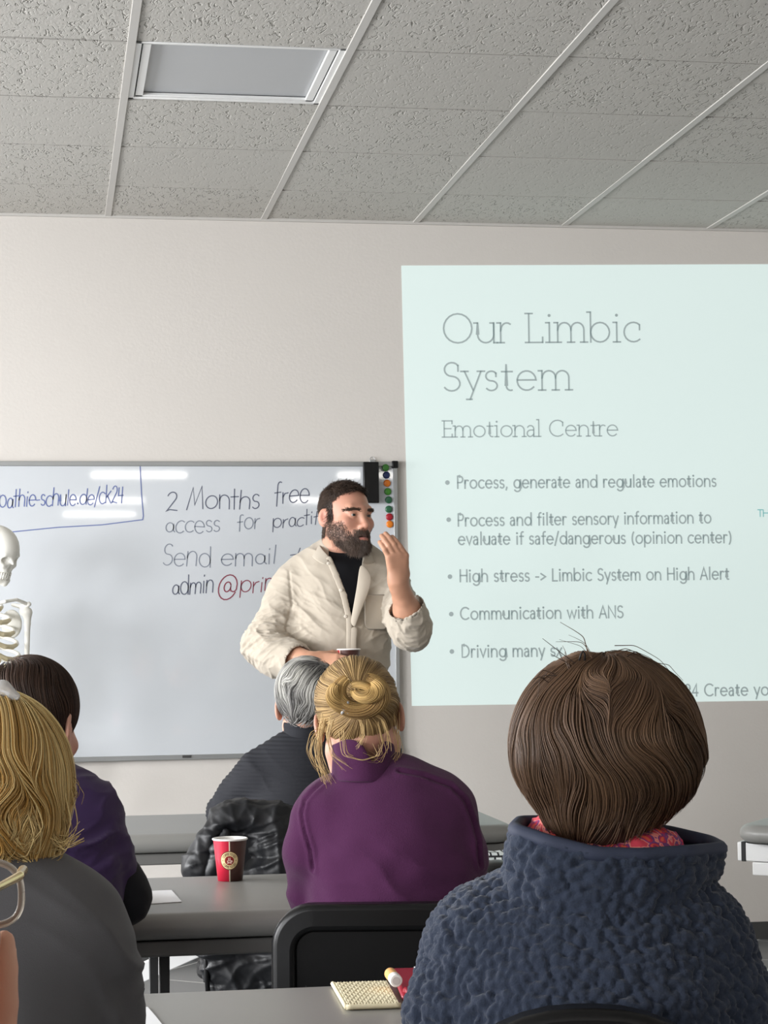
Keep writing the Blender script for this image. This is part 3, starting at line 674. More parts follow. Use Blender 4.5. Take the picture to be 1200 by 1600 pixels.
def eyes(C, R, sc, parent, look=(0, 1, 0), iris=(70, 60, 50)):
    for s in (-1, 1):
        c = np.asarray(C) + R @ (np.array([s * .032, .0805, 0]) * sc); r = .0128 * sc; L = nrm(R @ np.array(look, float)); B = basis(L)
        V = []; Q = []; nC = []; m, n = 14, 20
        for i in range(m + 1):
            a = math.pi * i / m
            for k in range(n):
                b = 2 * math.pi * k / n; d = B @ np.array([math.sin(a) * math.cos(b), math.cos(a), math.sin(a) * math.sin(b)])
                V.append(c + d * r); ang = math.degrees(a)
                nC.append(srgb(12, 10, 10) if ang < 14 else srgb(*iris) if ang < 30 else srgb(192, 184, 178))
        for i in range(m):
            for k in range(n): Q.append((i * n + k, i * n + (k + 1) % n, (i + 1) * n + (k + 1) % n, (i + 1) * n + k))
        link('eye', mesh_np('eye', np.array(V) - np.array(parent.location), Q, True, np.array(nC)), M['eye'], parent)
M['eye'] = mat('eye', (.8, .8, .8), .12, .5, attr=True)
def hand_(S, W, d, n, side, curl=(.35, .35, .35, .35), spread=.10, thumb=(.5, .5, .3), tc=.4, sc=1.0, lean=0.0, fat=1.0):
    """W wrist, d towards the knuckles, n out of the back of the hand; side +1 if the thumb lies along cross(d, n)"""
    d = nrm(d); n = nrm(n - d * (n @ d)); s = np.cross(d, n) * side
    P = lambda a, b, c: np.asarray(W) + sc * (d * a + s * b + n * c)
    for b0, b1, r in ((.016, .028, .0135), (.004, .009, .0145), (-.007, -.010, .0140), (-.016, -.027, .0125)):
        S.cap(P(.0, b0, 0), P(.088 - abs(b1) * .25, b1, .002), r * 1.05 * sc, r * .92 * sc, .014 * sc)
    S.cap(P(.01, .018, -.010), P(.055, .028, -.012), .013 * sc, .013 * sc, .014 * sc)
    S.cap(P(-.02, 0, 0), P(.012, 0, 0), .024 * sc, .026 * sc, .02 * sc, (n, 1.35))
    F = [(.029, .074, .0088), (.0095, .082, .0092), (-.0100, .076, .0088), (-.0275, .060, .0078)]
    for i, (b, L, r) in enumerate(F):
        r = r * fat
        base = P(.088 - abs(b) * .25, b, .003); t = 0.0; p = base; sp = (b / .03) * spread + lean
        pts, rad = [p], [r * 1.05 * sc]
        for q, f in enumerate((.45, .31, .24)):
            cu = curl[i] if np.isscalar(curl[i]) else curl[i][q]
            t += cu; v = nrm(d * math.cos(t) - n * math.sin(t) + s * sp * math.cos(t))
            p = p + v * L * f * sc; pts.append(p); rad.append((r * (1, .92, .80)[q]) * sc)
        for q in range(3): S.cap(pts[q], pts[q + 1], rad[q], rad[q + 1], .0022 * sc)
    p = P(.022, .026, -.006); v = nrm(d * thumb[0] + s * thumb[1] - n * thumb[2]); ax = nrm(np.cross(v, n))
    q1 = p + v * .042 * sc; v2 = nrm(v * math.cos(tc) + nrm(np.cross(ax, v)) * -math.sin(tc)); v2 = nrm(v2 + d * .25)
    q2 = q1 + v2 * .034 * sc; q3 = q2 + nrm(v2 + d * .2) * .024 * sc
    S.cap(p, q1, .0145 * sc, .0115 * sc, .014 * sc); S.cap(q1, q2, .0112 * sc, .0102 * sc, .005 * sc); S.cap(q2, q3, .0102 * sc, .0082 * sc, .004 * sc)
SK = np.array(srgb(205, 160, 138)); SK_RED = np.array(srgb(196, 128, 112)); LIP = np.array(srgb(176, 112, 104))
def skin_col(V, C, R, sc, beard=0.0, base=SK):
    L = ((V - np.asarray(C)) @ R) / sc; x, y, z = L.T
    m = np.clip(vnoise(V, 26, 2) * .25 + .22, 0, 1)[:, None]; c = base * (1 - m) + SK_RED * m
    bl = lambda cx, cy, cz, r: np.exp(-(((np.abs(x) - cx) / r) ** 2 + ((y - cy) / r) ** 2 + ((z - cz) / r) ** 2))[:, None]
    for q in ((.043, .080, -.022, .018), (.0, .115, -.036, .016), (.085, -.01, -.005, .022)): w = .40 * bl(*q); c = c * (1 - w) + SK_RED * w
    lip = np.clip((1 - np.maximum(np.abs(x) / .023, np.maximum(np.abs(z + .0745) / .0105, np.abs(y - .102) / .016))) * 4, 0, .8)[:, None]
    c = c * (1 - lip) + LIP * lip
    gap = (np.clip((1 - np.maximum(np.abs(x) / .020, np.abs(z + .0735) / .0036)) * 4, 0, 1) * (y > .08))[:, None]; c = c * (1 - gap) + np.array(srgb(70, 32, 28)) * gap
    if beard:
        b = beard_mask(L, True)[:, None] * beard * (.85 + .15 * vnoise(V, 300, 3)[:, None]); c = c * (1 - b) + np.array(srgb(74, 60, 54)) * b
    return c
def beard_mask(L, tone=False):
    x, y, z = L.T; ax = np.abs(x)
    ss = lambda a, b, v: np.clip((v - a) / (b - a), 0, 1)
    line = np.interp(ax, [0, .022, .034, .050, .062, .072, .08], [-.056, -.056, -.068, -.050, -.032, -.008, .01])
    cheek = ss(-.004, .018, line - z) * ss(-.012, .010, y + .25 * np.clip(-.02 - z, 0, .1))
    must = ss(-.002, .005, -.0505 - z) * ss(.0, .012, .036 - ax) * (y > .06) * ss(0, .01, z + .085)
    m = np.maximum(cheek * (1.0 if tone else .55 + .45 * ss(.058, .034, ax)), must)
    soul = (np.abs(z + .0755) < .0105) & (ax < .021) & (y > .085)
    return m * (~soul) * ss(-.130, -.114, z - .85 * np.clip(.055 - y, 0, .06))
def tufts(V, N, keep, dirs, length, width, seg=4, lift=.25, jit=.25):
    """short tapered hairs standing on surface points"""
    V, N, D = V[keep], N[keep], dirs[keep]; n = len(V)
    D = D + rng.normal(0, jit, D.shape); D = D - N * (D * N).sum(1)[:, None] * (1 - lift); D /= np.linalg.norm(D, axis=1)[:, None] + 1e-9
    Ln = length * rng.uniform(.6, 1.25, n); t = np.linspace(0, 1, seg)
    P = V[:, None] + D[:, None] * (Ln[:, None] * t)[..., None] + N[:, None] * (lift * Ln[:, None] * np.sin(t * 2.2) * .6)[..., None]
    W = width * (1 - .75 * t)[None] * rng.uniform(.7, 1.2, n)[:, None]
    return P, np.repeat(N[:, None], seg, 1), W
def sample(V, Q, n, mask=None):
    a = np.linalg.norm(np.cross(V[Q[:, 2]] - V[Q[:, 0]], V[Q[:, 3]] - V[Q[:, 1]]), axis=1)
    if mask is not None: a = a * mask[Q].mean(1)
    f = rng.choice(len(Q), n, p=a / a.sum()); w = rng.dirichlet((1, 1, 1, 1), n)
    return (V[Q[f]] * w[..., None]).sum(1)
def fold(P, axis, f, amp, seed, warp=.5):
    """irregular cloth creases running across an axis"""
    a = nrm(axis); q = P + .012 * warp * np.stack([vnoise(P, 14, seed + i) for i in range(3)], 1); t = q @ a
    Q = q * (f * .20) + (t * f * .50)[:, None] * a
    n = vnoise(Q, 1.0, seed + 5); r = (1 - np.abs(n)) ** 3
    n2 = vnoise(Q, 2.1, seed + 9); r2 = (1 - np.abs(n2)) ** 3
    return amp * (r * .75 + r2 * .35 - .35) * np.clip(.65 + .7 * vnoise(P, 6, seed + 3), .1, 1)

# ------------------------------------------------------------------ the speaker
ZS = 6.80
sp_root = empty('person', (*at(525, 1000, ZS)[:2], 0), 'standing bearded man in cream shirt over black tee, one hand raised, holding a small cup', 'person')
s = lambda px, py, dz=0.0: at(px, py, ZS + dz)
m_ = lambda n: n * ZS / F_PX
th = math.radians(38)
cam_r, cam_f = nrm([RT[0], RT[1], 0]), nrm([FW[0], FW[1], 0])
hf = cam_r * math.sin(th) - cam_f * math.cos(th)
HC = s(540, 808, 0.0); HR = basis(hf + np.array([0, 0, .02]), roll=math.radians(1.5)); HS = .975
B = Solid(); head(B, HC, HR, HS, male=True)
B.cap(s(538, 868, .05), s(532, 905, .06), .062, .075, .03)
B.cap(s(480, 905, .06), s(598, 902, .06), .05, .05, .04); B.cap(s(528, 925, .04), s(524, 1095, .04), .118, .115, .06, (cam_f, 1.3))
# right arm, hand round the cup
rS, rE, rW = s(455, 915, .03), s(413, 1012, -.06), s(487, 1034, -.252)
B.cap(rS, rE, .045, .042, .02); B.chain([rE, rE * .45 + rW * .55, rW], [.043, .040, .029], .02)
CUP = s(545, 1028, -.212)
hd = nrm(s(538, 1042, -.296) - rW); hn = nrm(-cam_f * .9 + np.array([0, 0, .35]))
hand_(B, rW, hd, hn, -1, ((.20, .55, .55), (.22, .58, .55), (.25, .62, .55), (.30, .66, .55)), .0, (.62, .55, .55), .25, 1.02, fat=1.1)
# left arm, raised hand
lS, lE, lW = s(606, 915, .03), s(646, 986, -.20), s(622, 909, -.30)
B.cap(lS, lE, .045, .043, .02); B.chain([lE, lE * .6 + lW * .4, lW], [.045, .043, .0285], .02)
ld_ = nrm(s(620, 874, -.31) - lW); ln = nrm(-cam_f * .93 + cam_r * .30)
hand_(B, lW, ld_, ln, 1, ((.12, .34, .30), (.16, .36, .30), (.20, .38, .30), (.26, .40, .32)), -.10, (.8, .1, .65), .2, 1.02, lean=-.46, fat=1.13)
bV, bQ = B.nets(.0026); bV = relax(bV, bQ, 1, .4)
bc = skin_col(bV, HC, HR, HS, .72, np.array(srgb(200, 152, 128)))
armm = (np.linalg.norm(bV - HC, axis=1) > .2)[:, None]; bc = np.where(armm, np.array(srgb(190, 142, 116)) * (1 + .10 * vnoise(bV, 60, 4)[:, None]), bc)
off = np.array(sp_root.location)
link('body', mesh_np('body', bV - off, bQ, True, bc), M['skin'], sp_root)
eyes(HC, HR, HS, sp_root, (.05, 1, .0), (86, 84, 74))
# hair, beard and brows as short hairs on the skin
N_ = normals(bV, bQ); L_ = ((bV - HC) @ HR) / HS; nearh = np.linalg.norm(L_, axis=1) < .17
def hair_mask(L):
    x, y, z = L.T; ax = np.abs(x); ss = lambda a, b, v: np.clip((v - a) / (b - a), 0, 1)
    line = np.where(y > .055, .074 + .0 * x - .55 * np.clip(ax - .030, 0, .03) * 0 + .006 * np.cos(ax * 60), np.where(y > .022, .074 - (.055 - y) * .9 + .1 * 0, .044 - (.022 - y) * 1.9))
    line = np.where(y < -.012, np.maximum(line - .02, -.075), line); line = np.where((y <= .022) & (y >= -.012) & (ax > .06), np.minimum(line, -.02), line)
    line = np.where(y < -.03, -.070, line)
    m = ss(0, .008, z - line); ear = (ax > .078) & (y < .02) & (y > -.04) & (z < .03)
    return m * (~ear)
hm = hair_mask(L_) * nearh; bm_ = beard_mask(L_) * nearh
pts = sample(bV, bQ, 12000, hm); near = lambda q: B.grad(q, .003)
Nn = near(pts); Dd = np.tile(HR @ np.array([.35, .8, -.05]), (len(pts), 1)); Lp = ((pts - HC) @ HR) / HS
side = np.abs(Lp[:, 0]) > .055; Dd[side] = HR @ np.array([0, -.35, -1.0]); Dd[Lp[:, 1] < -.05] = HR @ np.array([0, 0, -1.0])
top_ = (Lp[:, 2] > .085); Lh = np.where(top_, .022, .010)
P, NN, W = tufts(pts, Nn, np.ones(len(pts), bool), Dd, Lh, .0010, 4, .40, .35)
hc = hair_cols(P, srgb(44, 34, 29), srgb(92, 74, 62), 70, 3, 1.0)
cap_i = np.unique(bQ[(hm[bQ] > .5).all(1)]); remap = -np.ones(len(bV), int); remap[cap_i] = np.arange(len(cap_i)); cq = remap[bQ[(hm[bQ] > .5).all(1)]]
lift = (.002 + .005 * np.clip((L_[cap_i, 2] - .06) / .04, 0, 1)) * HS
strand_mesh('hair', P + NN * (.001 + .005 * np.clip((Lp[:, 2] - .06) / .04, 0, 1))[:, None, None] * HS, NN, W, hc, sp_root, M['hair'], (bV[cap_i] + N_[cap_i] * lift[:, None], cq, np.tile(srgb(52, 41, 35), (len(cap_i), 1))))
pts = sample(bV, bQ, 8500, bm_); Nn = near(pts); Dd = np.tile(HR @ np.array([0, .25, -1.0]), (len(pts), 1)); Lp = ((pts - HC) @ HR) / HS
Lb = np.where(Lp[:, 2] < -.085, .020, np.where(np.abs(Lp[:, 0]) > .045, .0042, .010))
P, NN, W = tufts(pts, Nn, np.ones(len(pts), bool), Dd, Lb, .0006, 4, .30, .35)
bcol = hair_cols(P, srgb(62, 49, 43), srgb(122, 104, 92), 80, 8, 1.0); gr = (np.abs(Lp[:, 0]) < .016) & (Lp[:, 2] < -.085); bcol[gr] = bcol[gr] * .6 + np.array(srgb(140, 132, 126)) * .4
strand_mesh('beard', P, NN, W, bcol, sp_root, M['hair'])
for sx in (-1, 1):
    bw = np.exp(-(((L_[:, 0] - sx * .034) / .017) ** 4)) * np.exp(-(((L_[:, 2] - .0195 + np.abs(L_[:, 0] - sx * .030) * .15) / .0027) ** 2)) * (L_[:, 1] > .05) * nearh
    pts = sample(bV, bQ, 300, bw); Nn = near(pts); Dd = np.tile(HR @ np.array([sx * 1.0, 0, .12]), (len(pts), 1))
    P, NN, W = tufts(pts, Nn, np.ones(len(pts), bool), Dd, .009, .0009, 4, .22, .2)
    strand_mesh('eyebrow', P, NN, W, hair_cols(P, srgb(62, 48, 40), srgb(96, 78, 66), 60), sp_root, M['hair'])

M['shirt'] = mat('cream_corduroy', srgb(183, 173, 158), 0.85, 0.2, var=.03, vscale=14, bump=.25, bscale=900, bdist=.0006, sheen=.15)
M['tee'] = mat('black_jersey', srgb(22, 23, 27), 0.9, 0.2, sheen=.1)
M['button'] = mat('shirt_button', srgb(226, 218, 204), .35, .5)
# black tee
S = Solid(); S.cap(s(530, 912, .035), s(528, 1000, .02), .148, .152, .05, (cam_f, 1.32)); S.cap(s(500, 892, .05), s(575, 890, .05), .058, .058, .05)
S.cap(s(541, 880, .035), s(540, 890, .03), .066, .080, .03)
S.cap(s(541, 855, .032), s(540, 869, .035), .0, .0, .0)
part('undershirt', S, .005, M['tee'], sp_root, lo_z=s(0, 1010)[2])
# shirt: torso, sleeves, open front
S = Solid()
S.cap(s(528, 922, .03), s(526, 1000, .01), .166, .170, .06, (cam_f, 1.34)); S.cap(s(526, 1000, .01), s(521, 1096, .02), .170, .176, .06, (cam_f, 1.25))
S.cap(s(466, 908, .04), s(604, 904, .04), .066, .064, .05); S.cap(s(478, 895, .05), s(520, 868, .05), .052, .058, .05); S.cap(s(590, 892, .05), s(558, 868, .05), .05, .056, .05)
S.cap(s(454, 918, .03), s(417, 1005, -.05), .072, .066, .035); S.ell(s(412, 1008, -.055), (.066, .066, .062), None, .04)
S.chain([s(415, 1014, -.07), s(432, 1026, -.13), s(450, 1031, -.165)], [.064, .062, .058], .03)
S.cap(s(447, 1030, -.155), s(459, 1032, -.18), .066, .063, .008)
S.cap(s(606, 915, .03), s(643, 986, -.18), .068, .062, .035); S.ell(s(643, 981, -.195), (.062, .062, .060), None, .03)
S.cap(s(644, 982, -.20), s(640, 968, -.22), .064, .064, .010)
S.cap(s(639, 962, -.225), s(637, 955, -.235), .068, .064, .006)
# openings: collar hole, cuffs, V front
fwp = FW; 
def vfront(X, Y, Z):
    dx, dy, dz = X - EYE[0], Y - EYE[1], Z - EYE[2]
    zc = dx * FW[0] + dy * FW[1] + dz * FW[2]; u = dx * RT[0] + dy * RT[1] + dz * RT[2]; v = dx * UP[0] + dy * UP[1] + dz * UP[2]
    px = 600 + F_PX / ZS * u * ZS / ZS; py = 800 - F_PX / ZS * v
    t = (py - 868) / 104.0
    lft = 516 + 32 * np.clip(t, 0, 2) ** .9; rgt = 566 - 16 * np.clip(t, 0, 2) ** 1.3
    d = np.maximum(lft - px, px - rgt) / F_PX * ZS
    return np.maximum(np.maximum(d, (zc - (ZS + .0))), (py - 974) / F_PX * ZS)
S.cut(vfront, s(490, 990, -.3), s(600, 840, .2), .006)
S.cap(s(540, 872, .035), s(541, 838, .03), .074, .078, .006, None, 's')
cu = nrm(rW - rE); S.cap(s(455, 1031, -.172), s(455, 1031, -.172) + cu * .12, .052, .055, .004, None, 's')
cu2 = nrm(lW - lE); S.cap(s(637, 957, -.235), s(637, 957, -.235) + cu2 * .13, .056, .060, .004, None, 's')
S.cut(lambda X, Y, Z: Z - s(0, 1112)[2] + .010 * np.sin((X - 1.0) * 22), s(300, 1300, -.5), s(800, 1106, .5), .004)
def shirt_disp(V, N):
    d = .004 * vnoise(V, 9, 5) + .0025 * vnoise(V, 22, 6)
    arm1 = np.exp(-((np.linalg.norm(V - s(418, 1012, -.06), axis=1) / .13) ** 2)); ax1 = nrm(rW - rE) * .6 + nrm(rE - rS) * .8
    arm2 = np.exp(-((np.linalg.norm(V - s(643, 980, -.2), axis=1) / .11) ** 2)); ax2 = nrm(lE - lS) + nrm(lW - lE) * .4
    pit1 = np.exp(-((np.linalg.norm(V - s(458, 960, -.05), axis=1) / .12) ** 2)); pit2 = np.exp(-((np.linalg.norm(V - s(604, 965, -.05), axis=1) / .12) ** 2))
    d = d + arm1 * fold(V, ax1, 80, .024, 1, .9) + arm2 * fold(V, ax2, 75, .022, 2, .9)
    d = d + pit1 * fold(V, cam_r * .6 + np.array([0, 0, .9]), 50, .016, 3, .8) + pit2 * fold(V, cam_r * -.7 + np.array([0, 0, .8]), 48, .014, 4, .8)
    low = np.clip((s(0, 985)[2] - V[:, 2]) / .15, 0, 1); d = d + low * fold(V, cam_r + np.array([0, 0, .35]), 34, .013, 5, .9)
    d = d + fold(V, cam_r * .5 + np.array([0, 0, .8]), 26, .008, 9, 1.0)
    for a, b in ((s(452, 893, 0), s(458, 945, 0)), (s(458, 945, 0), s(447, 985, 0))):      # shoulder seam
        q = V - a; ab = b - a; tt = np.clip((q @ ab) / (ab @ ab), 0, 1); r = q - tt[:, None] * ab; dist = np.hypot(r @ RT, r @ UP); d = d - .004 * np.exp(-(dist / .005) ** 2)
    return d
shirt = part('shirt', S, .0036, M['shirt'], sp_root, shirt_disp, lo_z=s(0, 1135)[2])
# collar, placket, pocket and buttons
def sheet(name, rows_, th_, material, parent, sub=2):
    """a cloth piece from a grid of points, thickened"""
    G_ = np.array(rows_, float); a, b, _ = G_.shape
    me = mesh_np(name, G_.reshape(-1, 3) - np.array(parent.location), [(i * b + j, i * b + j + 1, (i + 1) * b + j + 1, (i + 1) * b + j) for i in range(a - 1) for j in range(b - 1)])
    o = link(name, me, material, parent)
    so = o.modifiers.new('thick', 'SOLIDIFY'); so.thickness = th_; so.offset = 0
    sd = o.modifiers.new('sub', 'SUBSURF'); sd.levels = sd.render_levels = sub
    return o
sheet('collar', [[s(523, 846, .16), s(508, 845, .11), s(498, 848, .04), s(501, 854, -.03), s(507, 862, -.075), s(515, 869, -.098)],
                 [s(521, 855, .175), s(504, 854, .125), s(492, 856, .035), s(493, 864, -.05), s(501, 873, -.098), s(513, 879, -.118)],
                 [s(521, 864, .18), s(501, 864, .13), s(486, 866, .03), s(488, 872, -.06), s(497, 878, -.108), s(508, 884, -.128)]], .004, M['shirt'], sp_root)
sheet('collar', [[s(560, 846, .155), s(572, 849, .10), s(577, 855, .03), s(574, 863, -.03), s(568, 868, -.07)],
                 [s(562, 856, .165), s(578, 859, .11), s(585, 866, .02), s(581, 874, -.045), s(568, 876, -.095)],
                 [s(562, 866, .17), s(583, 869, .115), s(592, 876, .01), s(580, 883, -.06), s(563, 881, -.105)]], .004, M['shirt'], sp_root)
sheet('lapel', [[s(563, 880, -.108), s(572, 886, -.112), s(580, 897, -.118)], [s(560, 893, -.118), s(570, 901, -.128), s(581, 909, -.128)], [s(558, 912, -.128), s(567, 920, -.138), s(576, 926, -.134)],
                [s(554, 935, -.134), s(561, 941, -.143), s(568, 945, -.139)], [s(550, 958, -.136), s(555, 962, -.144), s(560, 965, -.142)], [s(547, 974, -.137), s(551, 978, -.143), s(555, 982, -.142)]], .003, M['shirt'], sp_root)
pk = Solid(); pk.chain([s(514, 874, -.105), s(525, 899, -.122), s(537, 930, -.130), s(546, 968, -.134), s(546, 1010, -.140), s(543, 1060, -.142)], [.011] * 6, .004, (cam_f, 3.2))
part('placket', pk, .003, M['shirt'], sp_root)
pk = Solid(); pk.chain([s(553, 985, -.137), s(551, 1015, -.141), s(549, 1060, -.142)], [.013] * 3, .004, (cam_f, 4.0)); part('placket', pk, .003, M['shirt'], sp_root)
pc = [[s(x, y, -.1145 + .0012 * (x - 568) * .55 + (.006 if y > 970 else 0)) for x in (569, 582, 595, 606)] for y in (928, 945, 965, 985)]
sheet('pocket', pc, .0016, M['shirt'], sp_root, 1)
for (bx, by) in [(513, 880), (533, 922), (540, 963)]:
    p = s(bx, by, -.138 if by > 900 else -.134); MB().lathe([(.0001, -.0015), (.0052, -.0015), (.0056, 0), (.0046, .0015), (.002, .001), (.0001, .001)], p, 16, '-y').build('button', M['button'], sp_root, smooth=True)
# trousers, belt, shoes
M['slate'] = mat('slate_trousers', srgb(74, 70, 66), .85, .2, bump=.2, bscale=700, bdist=.0006)
S = Solid(); S.cap(s(521, 1098, .03), s(520, 1160, .03), .150, .158, .05, (cam_f, 1.25))
fx = [s(488, 1200, .03), s(556, 1200, .03)]
for q in fx:
    S.chain([q + np.array([0, 0, .06]), np.array([q[0], q[1], .50]), np.array([q[0], q[1] + .01, .07])], [.098, .068, .060], .03)
part('trousers', S, .008, M['slate'], sp_root, lambda V, N: fold(V, (0, 0, 1), 40, .008, 3))
S = Solid(); S.cap(s(521, 1113, .03), s(520, 1133, .03), .162, .165, .0, (cam_f, 1.24))
S.cut(lambda X, Y, Z: np.abs(Z - s(0, 1124)[2]) * -1 + .020, s(300, 1300, -.5), s(800, 900, .5), .003)
part('belt', S, .005, M['black_dark'], sp_root)
def shoe(S_, p, d): S_.chain([np.array([*p[:2], .05]), np.array([*p[:2], .045]) + d * .10, np.array([*p[:2], .035]) + d * .19], [.05, .045, .033], .03); S_.box(np.array([*p[:2], .012]) + d * .07, (.045, .12, .012), basis(d), .01, .01)
for q in fx: S = Solid(); shoe(S, q, -cam_f); part('shoe', S, .005, M['shoe'], sp_root)

# ------------------------------------------------------------------ paper cups
def cup_mat(name, split):
    """red half and brown half with a cream seam"""
    m = bpy.data.materials.new(name); m.use_nodes = True; N, K = nodes(m); b = N['Principled BSDF']; b.inputs['Roughness'].default_value = .35
    tc = N.new('ShaderNodeTexCoord'); sp = N.new('ShaderNodeSeparateXYZ'); K.new(tc.outputs['Object'], sp.inputs['Vector'])
    r = N.new('ShaderNodeValToRGB'); r.color_ramp.interpolation = 'CONSTANT'; e = r.color_ramp.elements
    e[0].position = 0; e[0].color = (*srgb(196, 30, 58), 1); e[1].position = .5 - .0014 / .2; e[1].color = (*srgb(240, 226, 200), 1)
    x = e.new(.5 + .0014 / .2); x.color = (*srgb(74, 42, 36), 1)
    mp = N.new('ShaderNodeMath'); mp.operation = 'MULTIPLY_ADD'; K.new(sp.outputs['X'], mp.inputs[0]); mp.inputs[1].default_value = 5.0; mp.inputs[2].default_value = .5
    K.new(mp.outputs['Value'], r.inputs['Fac']); K.new(r.outputs['Color'], b.inputs['Base Color']); return m
M['cup'] = cup_mat('cup_print', 0); M['cup_in'] = mat('cup_paper', srgb(246, 244, 240), .5, .3); M['coffee'] = mat('coffee', srgb(48, 26, 16), .1, .5)
M['cream_ink'] = mat('badge_cream', srgb(238, 216, 164), .5, .3); M['badge_red'] = mat('badge_red', srgb(140, 34, 34), .5, .3); M['badge_ink'] = mat('badge_ink', srgb(96, 62, 40), .5, .3); M['badge_light'] = mat('badge_light', srgb(240, 205, 190), .5, .3)
def cup(base, H, r0, r1, label, rz, badge=True, fill=.72):
    e = empty('paper_cup', base, label, 'paper cup', None, rz); P0 = np.zeros(3)
    def add(mbx, name, material, smooth=True):
        me = bpy.data.meshes.new(name); me.from_pydata(mbx.v, [], mbx.f); me.update()
        if smooth: me.polygons.foreach_set('use_smooth', [True] * len(me.polygons))
        bm = bmesh.new(); bm.from_mesh(me); bmesh.ops.recalc_face_normals(bm, faces=bm.faces); bm.to_mesh(me); bm.free()
        return link(name, me, material, e)
    rr = lambda z: r0 + (r1 - r0) * z / H
    add(MB().lathe([(.0001, .004), (r0 - .002, .004), (r0 - .0015, 0), (r0, 0), (rr(H * .5), H * .5), (rr(H - .004), H - .004)], P0, 56), 'wall', M['cup'])
    add(MB().lathe([(rr(H * .15) - .0012, H * .15), (r1 - .0012, H - .003)], P0, 56), 'inner_wall', M['cup_in'])
    add(MB().lathe([(r1 + .0022 * math.cos(t) - .0002, H - .002 + .0022 * math.sin(t)) for t in np.linspace(0, 2 * math.pi, 13)], P0, 56), 'rim', M['cup_in'])
    add(MB().lathe([(.0001, H * fill), (rr(H * fill) - .001, H * fill)], P0, 40), 'drink', M['coffee'])
    if badge:
        zc, R0 = H * .50, H * .205
        def wrap(u, v, d): z = zc + v; r = rr(z) + d; a = -math.pi / 2 + u / rr(zc); return (r * math.cos(a), r * math.sin(a), z)
        def disc(R, d, name, mm):
            mb = MB(); n = 40; V = [wrap(0, 0, d)]; rings = 6
            for q in range(1, rings + 1): V += [wrap(R * q / rings * math.cos(t), R * q / rings * math.sin(t), d) for t in np.linspace(0, 2 * math.pi, n, endpoint=False)]
            F = [(0, 1 + k, 1 + (k + 1) % n) for k in range(n)] + [(1 + (q - 1) * n + k, 1 + q * n + k, 1 + q * n + (k + 1) % n, 1 + (q - 1) * n + (k + 1) % n) for q in range(1, rings) for k in range(n)]
            mb.add(V, F); return add(mb, name, mm)
        disc(R0 * 1.09, .0004, 'badge_edge', M['badge_ink']); disc(R0, .0007, 'badge', M['cream_ink']); disc(R0 * .52, .0010, 'badge_centre', M['badge_red'])
        mb = MB(); fr = lambda u, v: wrap(u, v, .0014); k = R0 * .36
        ribbon(mb, [(k * x, k * y) for x, y in A(0, -.05, .62, .62, 180, 360) + [(-.62, -.05)]], k * .24, fr); ribbon(mb, [(k * x, k * y) for x, y in A(.68, -.22, .26, .24, 100, -100)], k * .18, fr)
        ribbon(mb, [(k * x, k * y) for x, y in [(-.7, -.82), (.7, -.82)]], k * .2, fr)
        for ox in (-.25, .2): ribbon(mb, [(k * (x + ox), k * y) for x, y in [(0, .2), (.14, .42), (-.06, .62), (.08, .86)]], k * .18, fr)
        add(mb, 'cup_emblem', M['badge_light'])
        mb = MB()
        for txt, a0, sgn in (('COFFEE TO GO', 90, -1), ('COFFEE TO GO', 270, 1)):
            tot = sum(G[c][0] for c in txt); ang = 130.0; x = 0
            for c in txt:
                adv, pl = G[c]; hgt = R0 * .24; rb = R0 * (.64 if sgn < 0 else .88)
                for line in pl:
                    def pos(u, v):
                        a = math.radians(a0 + sgn * ((x + u) / tot - .5) * ang); r = rb + (v * hgt if sgn < 0 else -v * hgt); return wrap(r * math.cos(a), r * math.sin(a), .0013)
                    ribbon(mb, line, .16, pos)
                x += adv
        for a in (0, 180): ribbon(mb, [(R0 * .76 * math.cos(math.radians(a)) + .0008 * x, .0008 * y) for x, y in A(0, 0, 1, 1, 0, 360, 8)], .0006, lambda u, v: wrap(u, v, .0013))
        add(mb, 'badge_lettering', M['badge_ink'])
    return e
TH = 0.750
cb = on_z(361, 1378, TH)
cup((cb[0], cb[1] + .02, TH + .0015), .092, .0272, .0372, 'red and brown paper coffee cup with round cream badge standing on the grey couch', math.atan2(-cb[0], cb[1]) * 1.0 - .05)
cup(CUP + np.array([0, 0, -.062]), .092, .0272, .0372, 'small dark brown paper cup with white rim held in the hand of the bearded man', math.radians(-62), badge=True)
# ------------------------------------------------------------------ treatment couches used as desks
def slab(x0, x1, y0, y1, zt, th, r, n=9):
    """upholstered cushion with generously rounded rim"""
    mb = MB(); L = []; prof = [(-r * .55, -th)] + [(r * (math.sin(t) - 1) * .55 if False else -r * (1 - math.cos(t)), -th / 2 + th / 2 * math.sin(t)) for t in np.linspace(-math.pi / 2, math.pi / 2, 15)] + [(-r * 1.4, .0), (-r * 2.5, .001)]
    rc = .075
    def outline(ins):
        return rounded_rect(max(.01, x1 - x0 + 2 * ins), max(.01, y1 - y0 + 2 * ins), max(.012, rc + ins), n, (x0 + x1) / 2, (y0 + y1) / 2)
    V = []; m = len(outline(0))
    for ins, dz in prof: V += [(x, y, zt + dz) for x, y in outline(ins)]
    F = [(i * m + k, i * m + (k + 1) % m, (i + 1) * m + (k + 1) % m, (i + 1) * m + k) for i in range(len(prof) - 1) for k in range(m)]
    F += [tuple(range(m - 1, -1, -1)), tuple((len(prof) - 1) * m + k for k in range(m))]
    return mb.add(V, F)
CT = .052
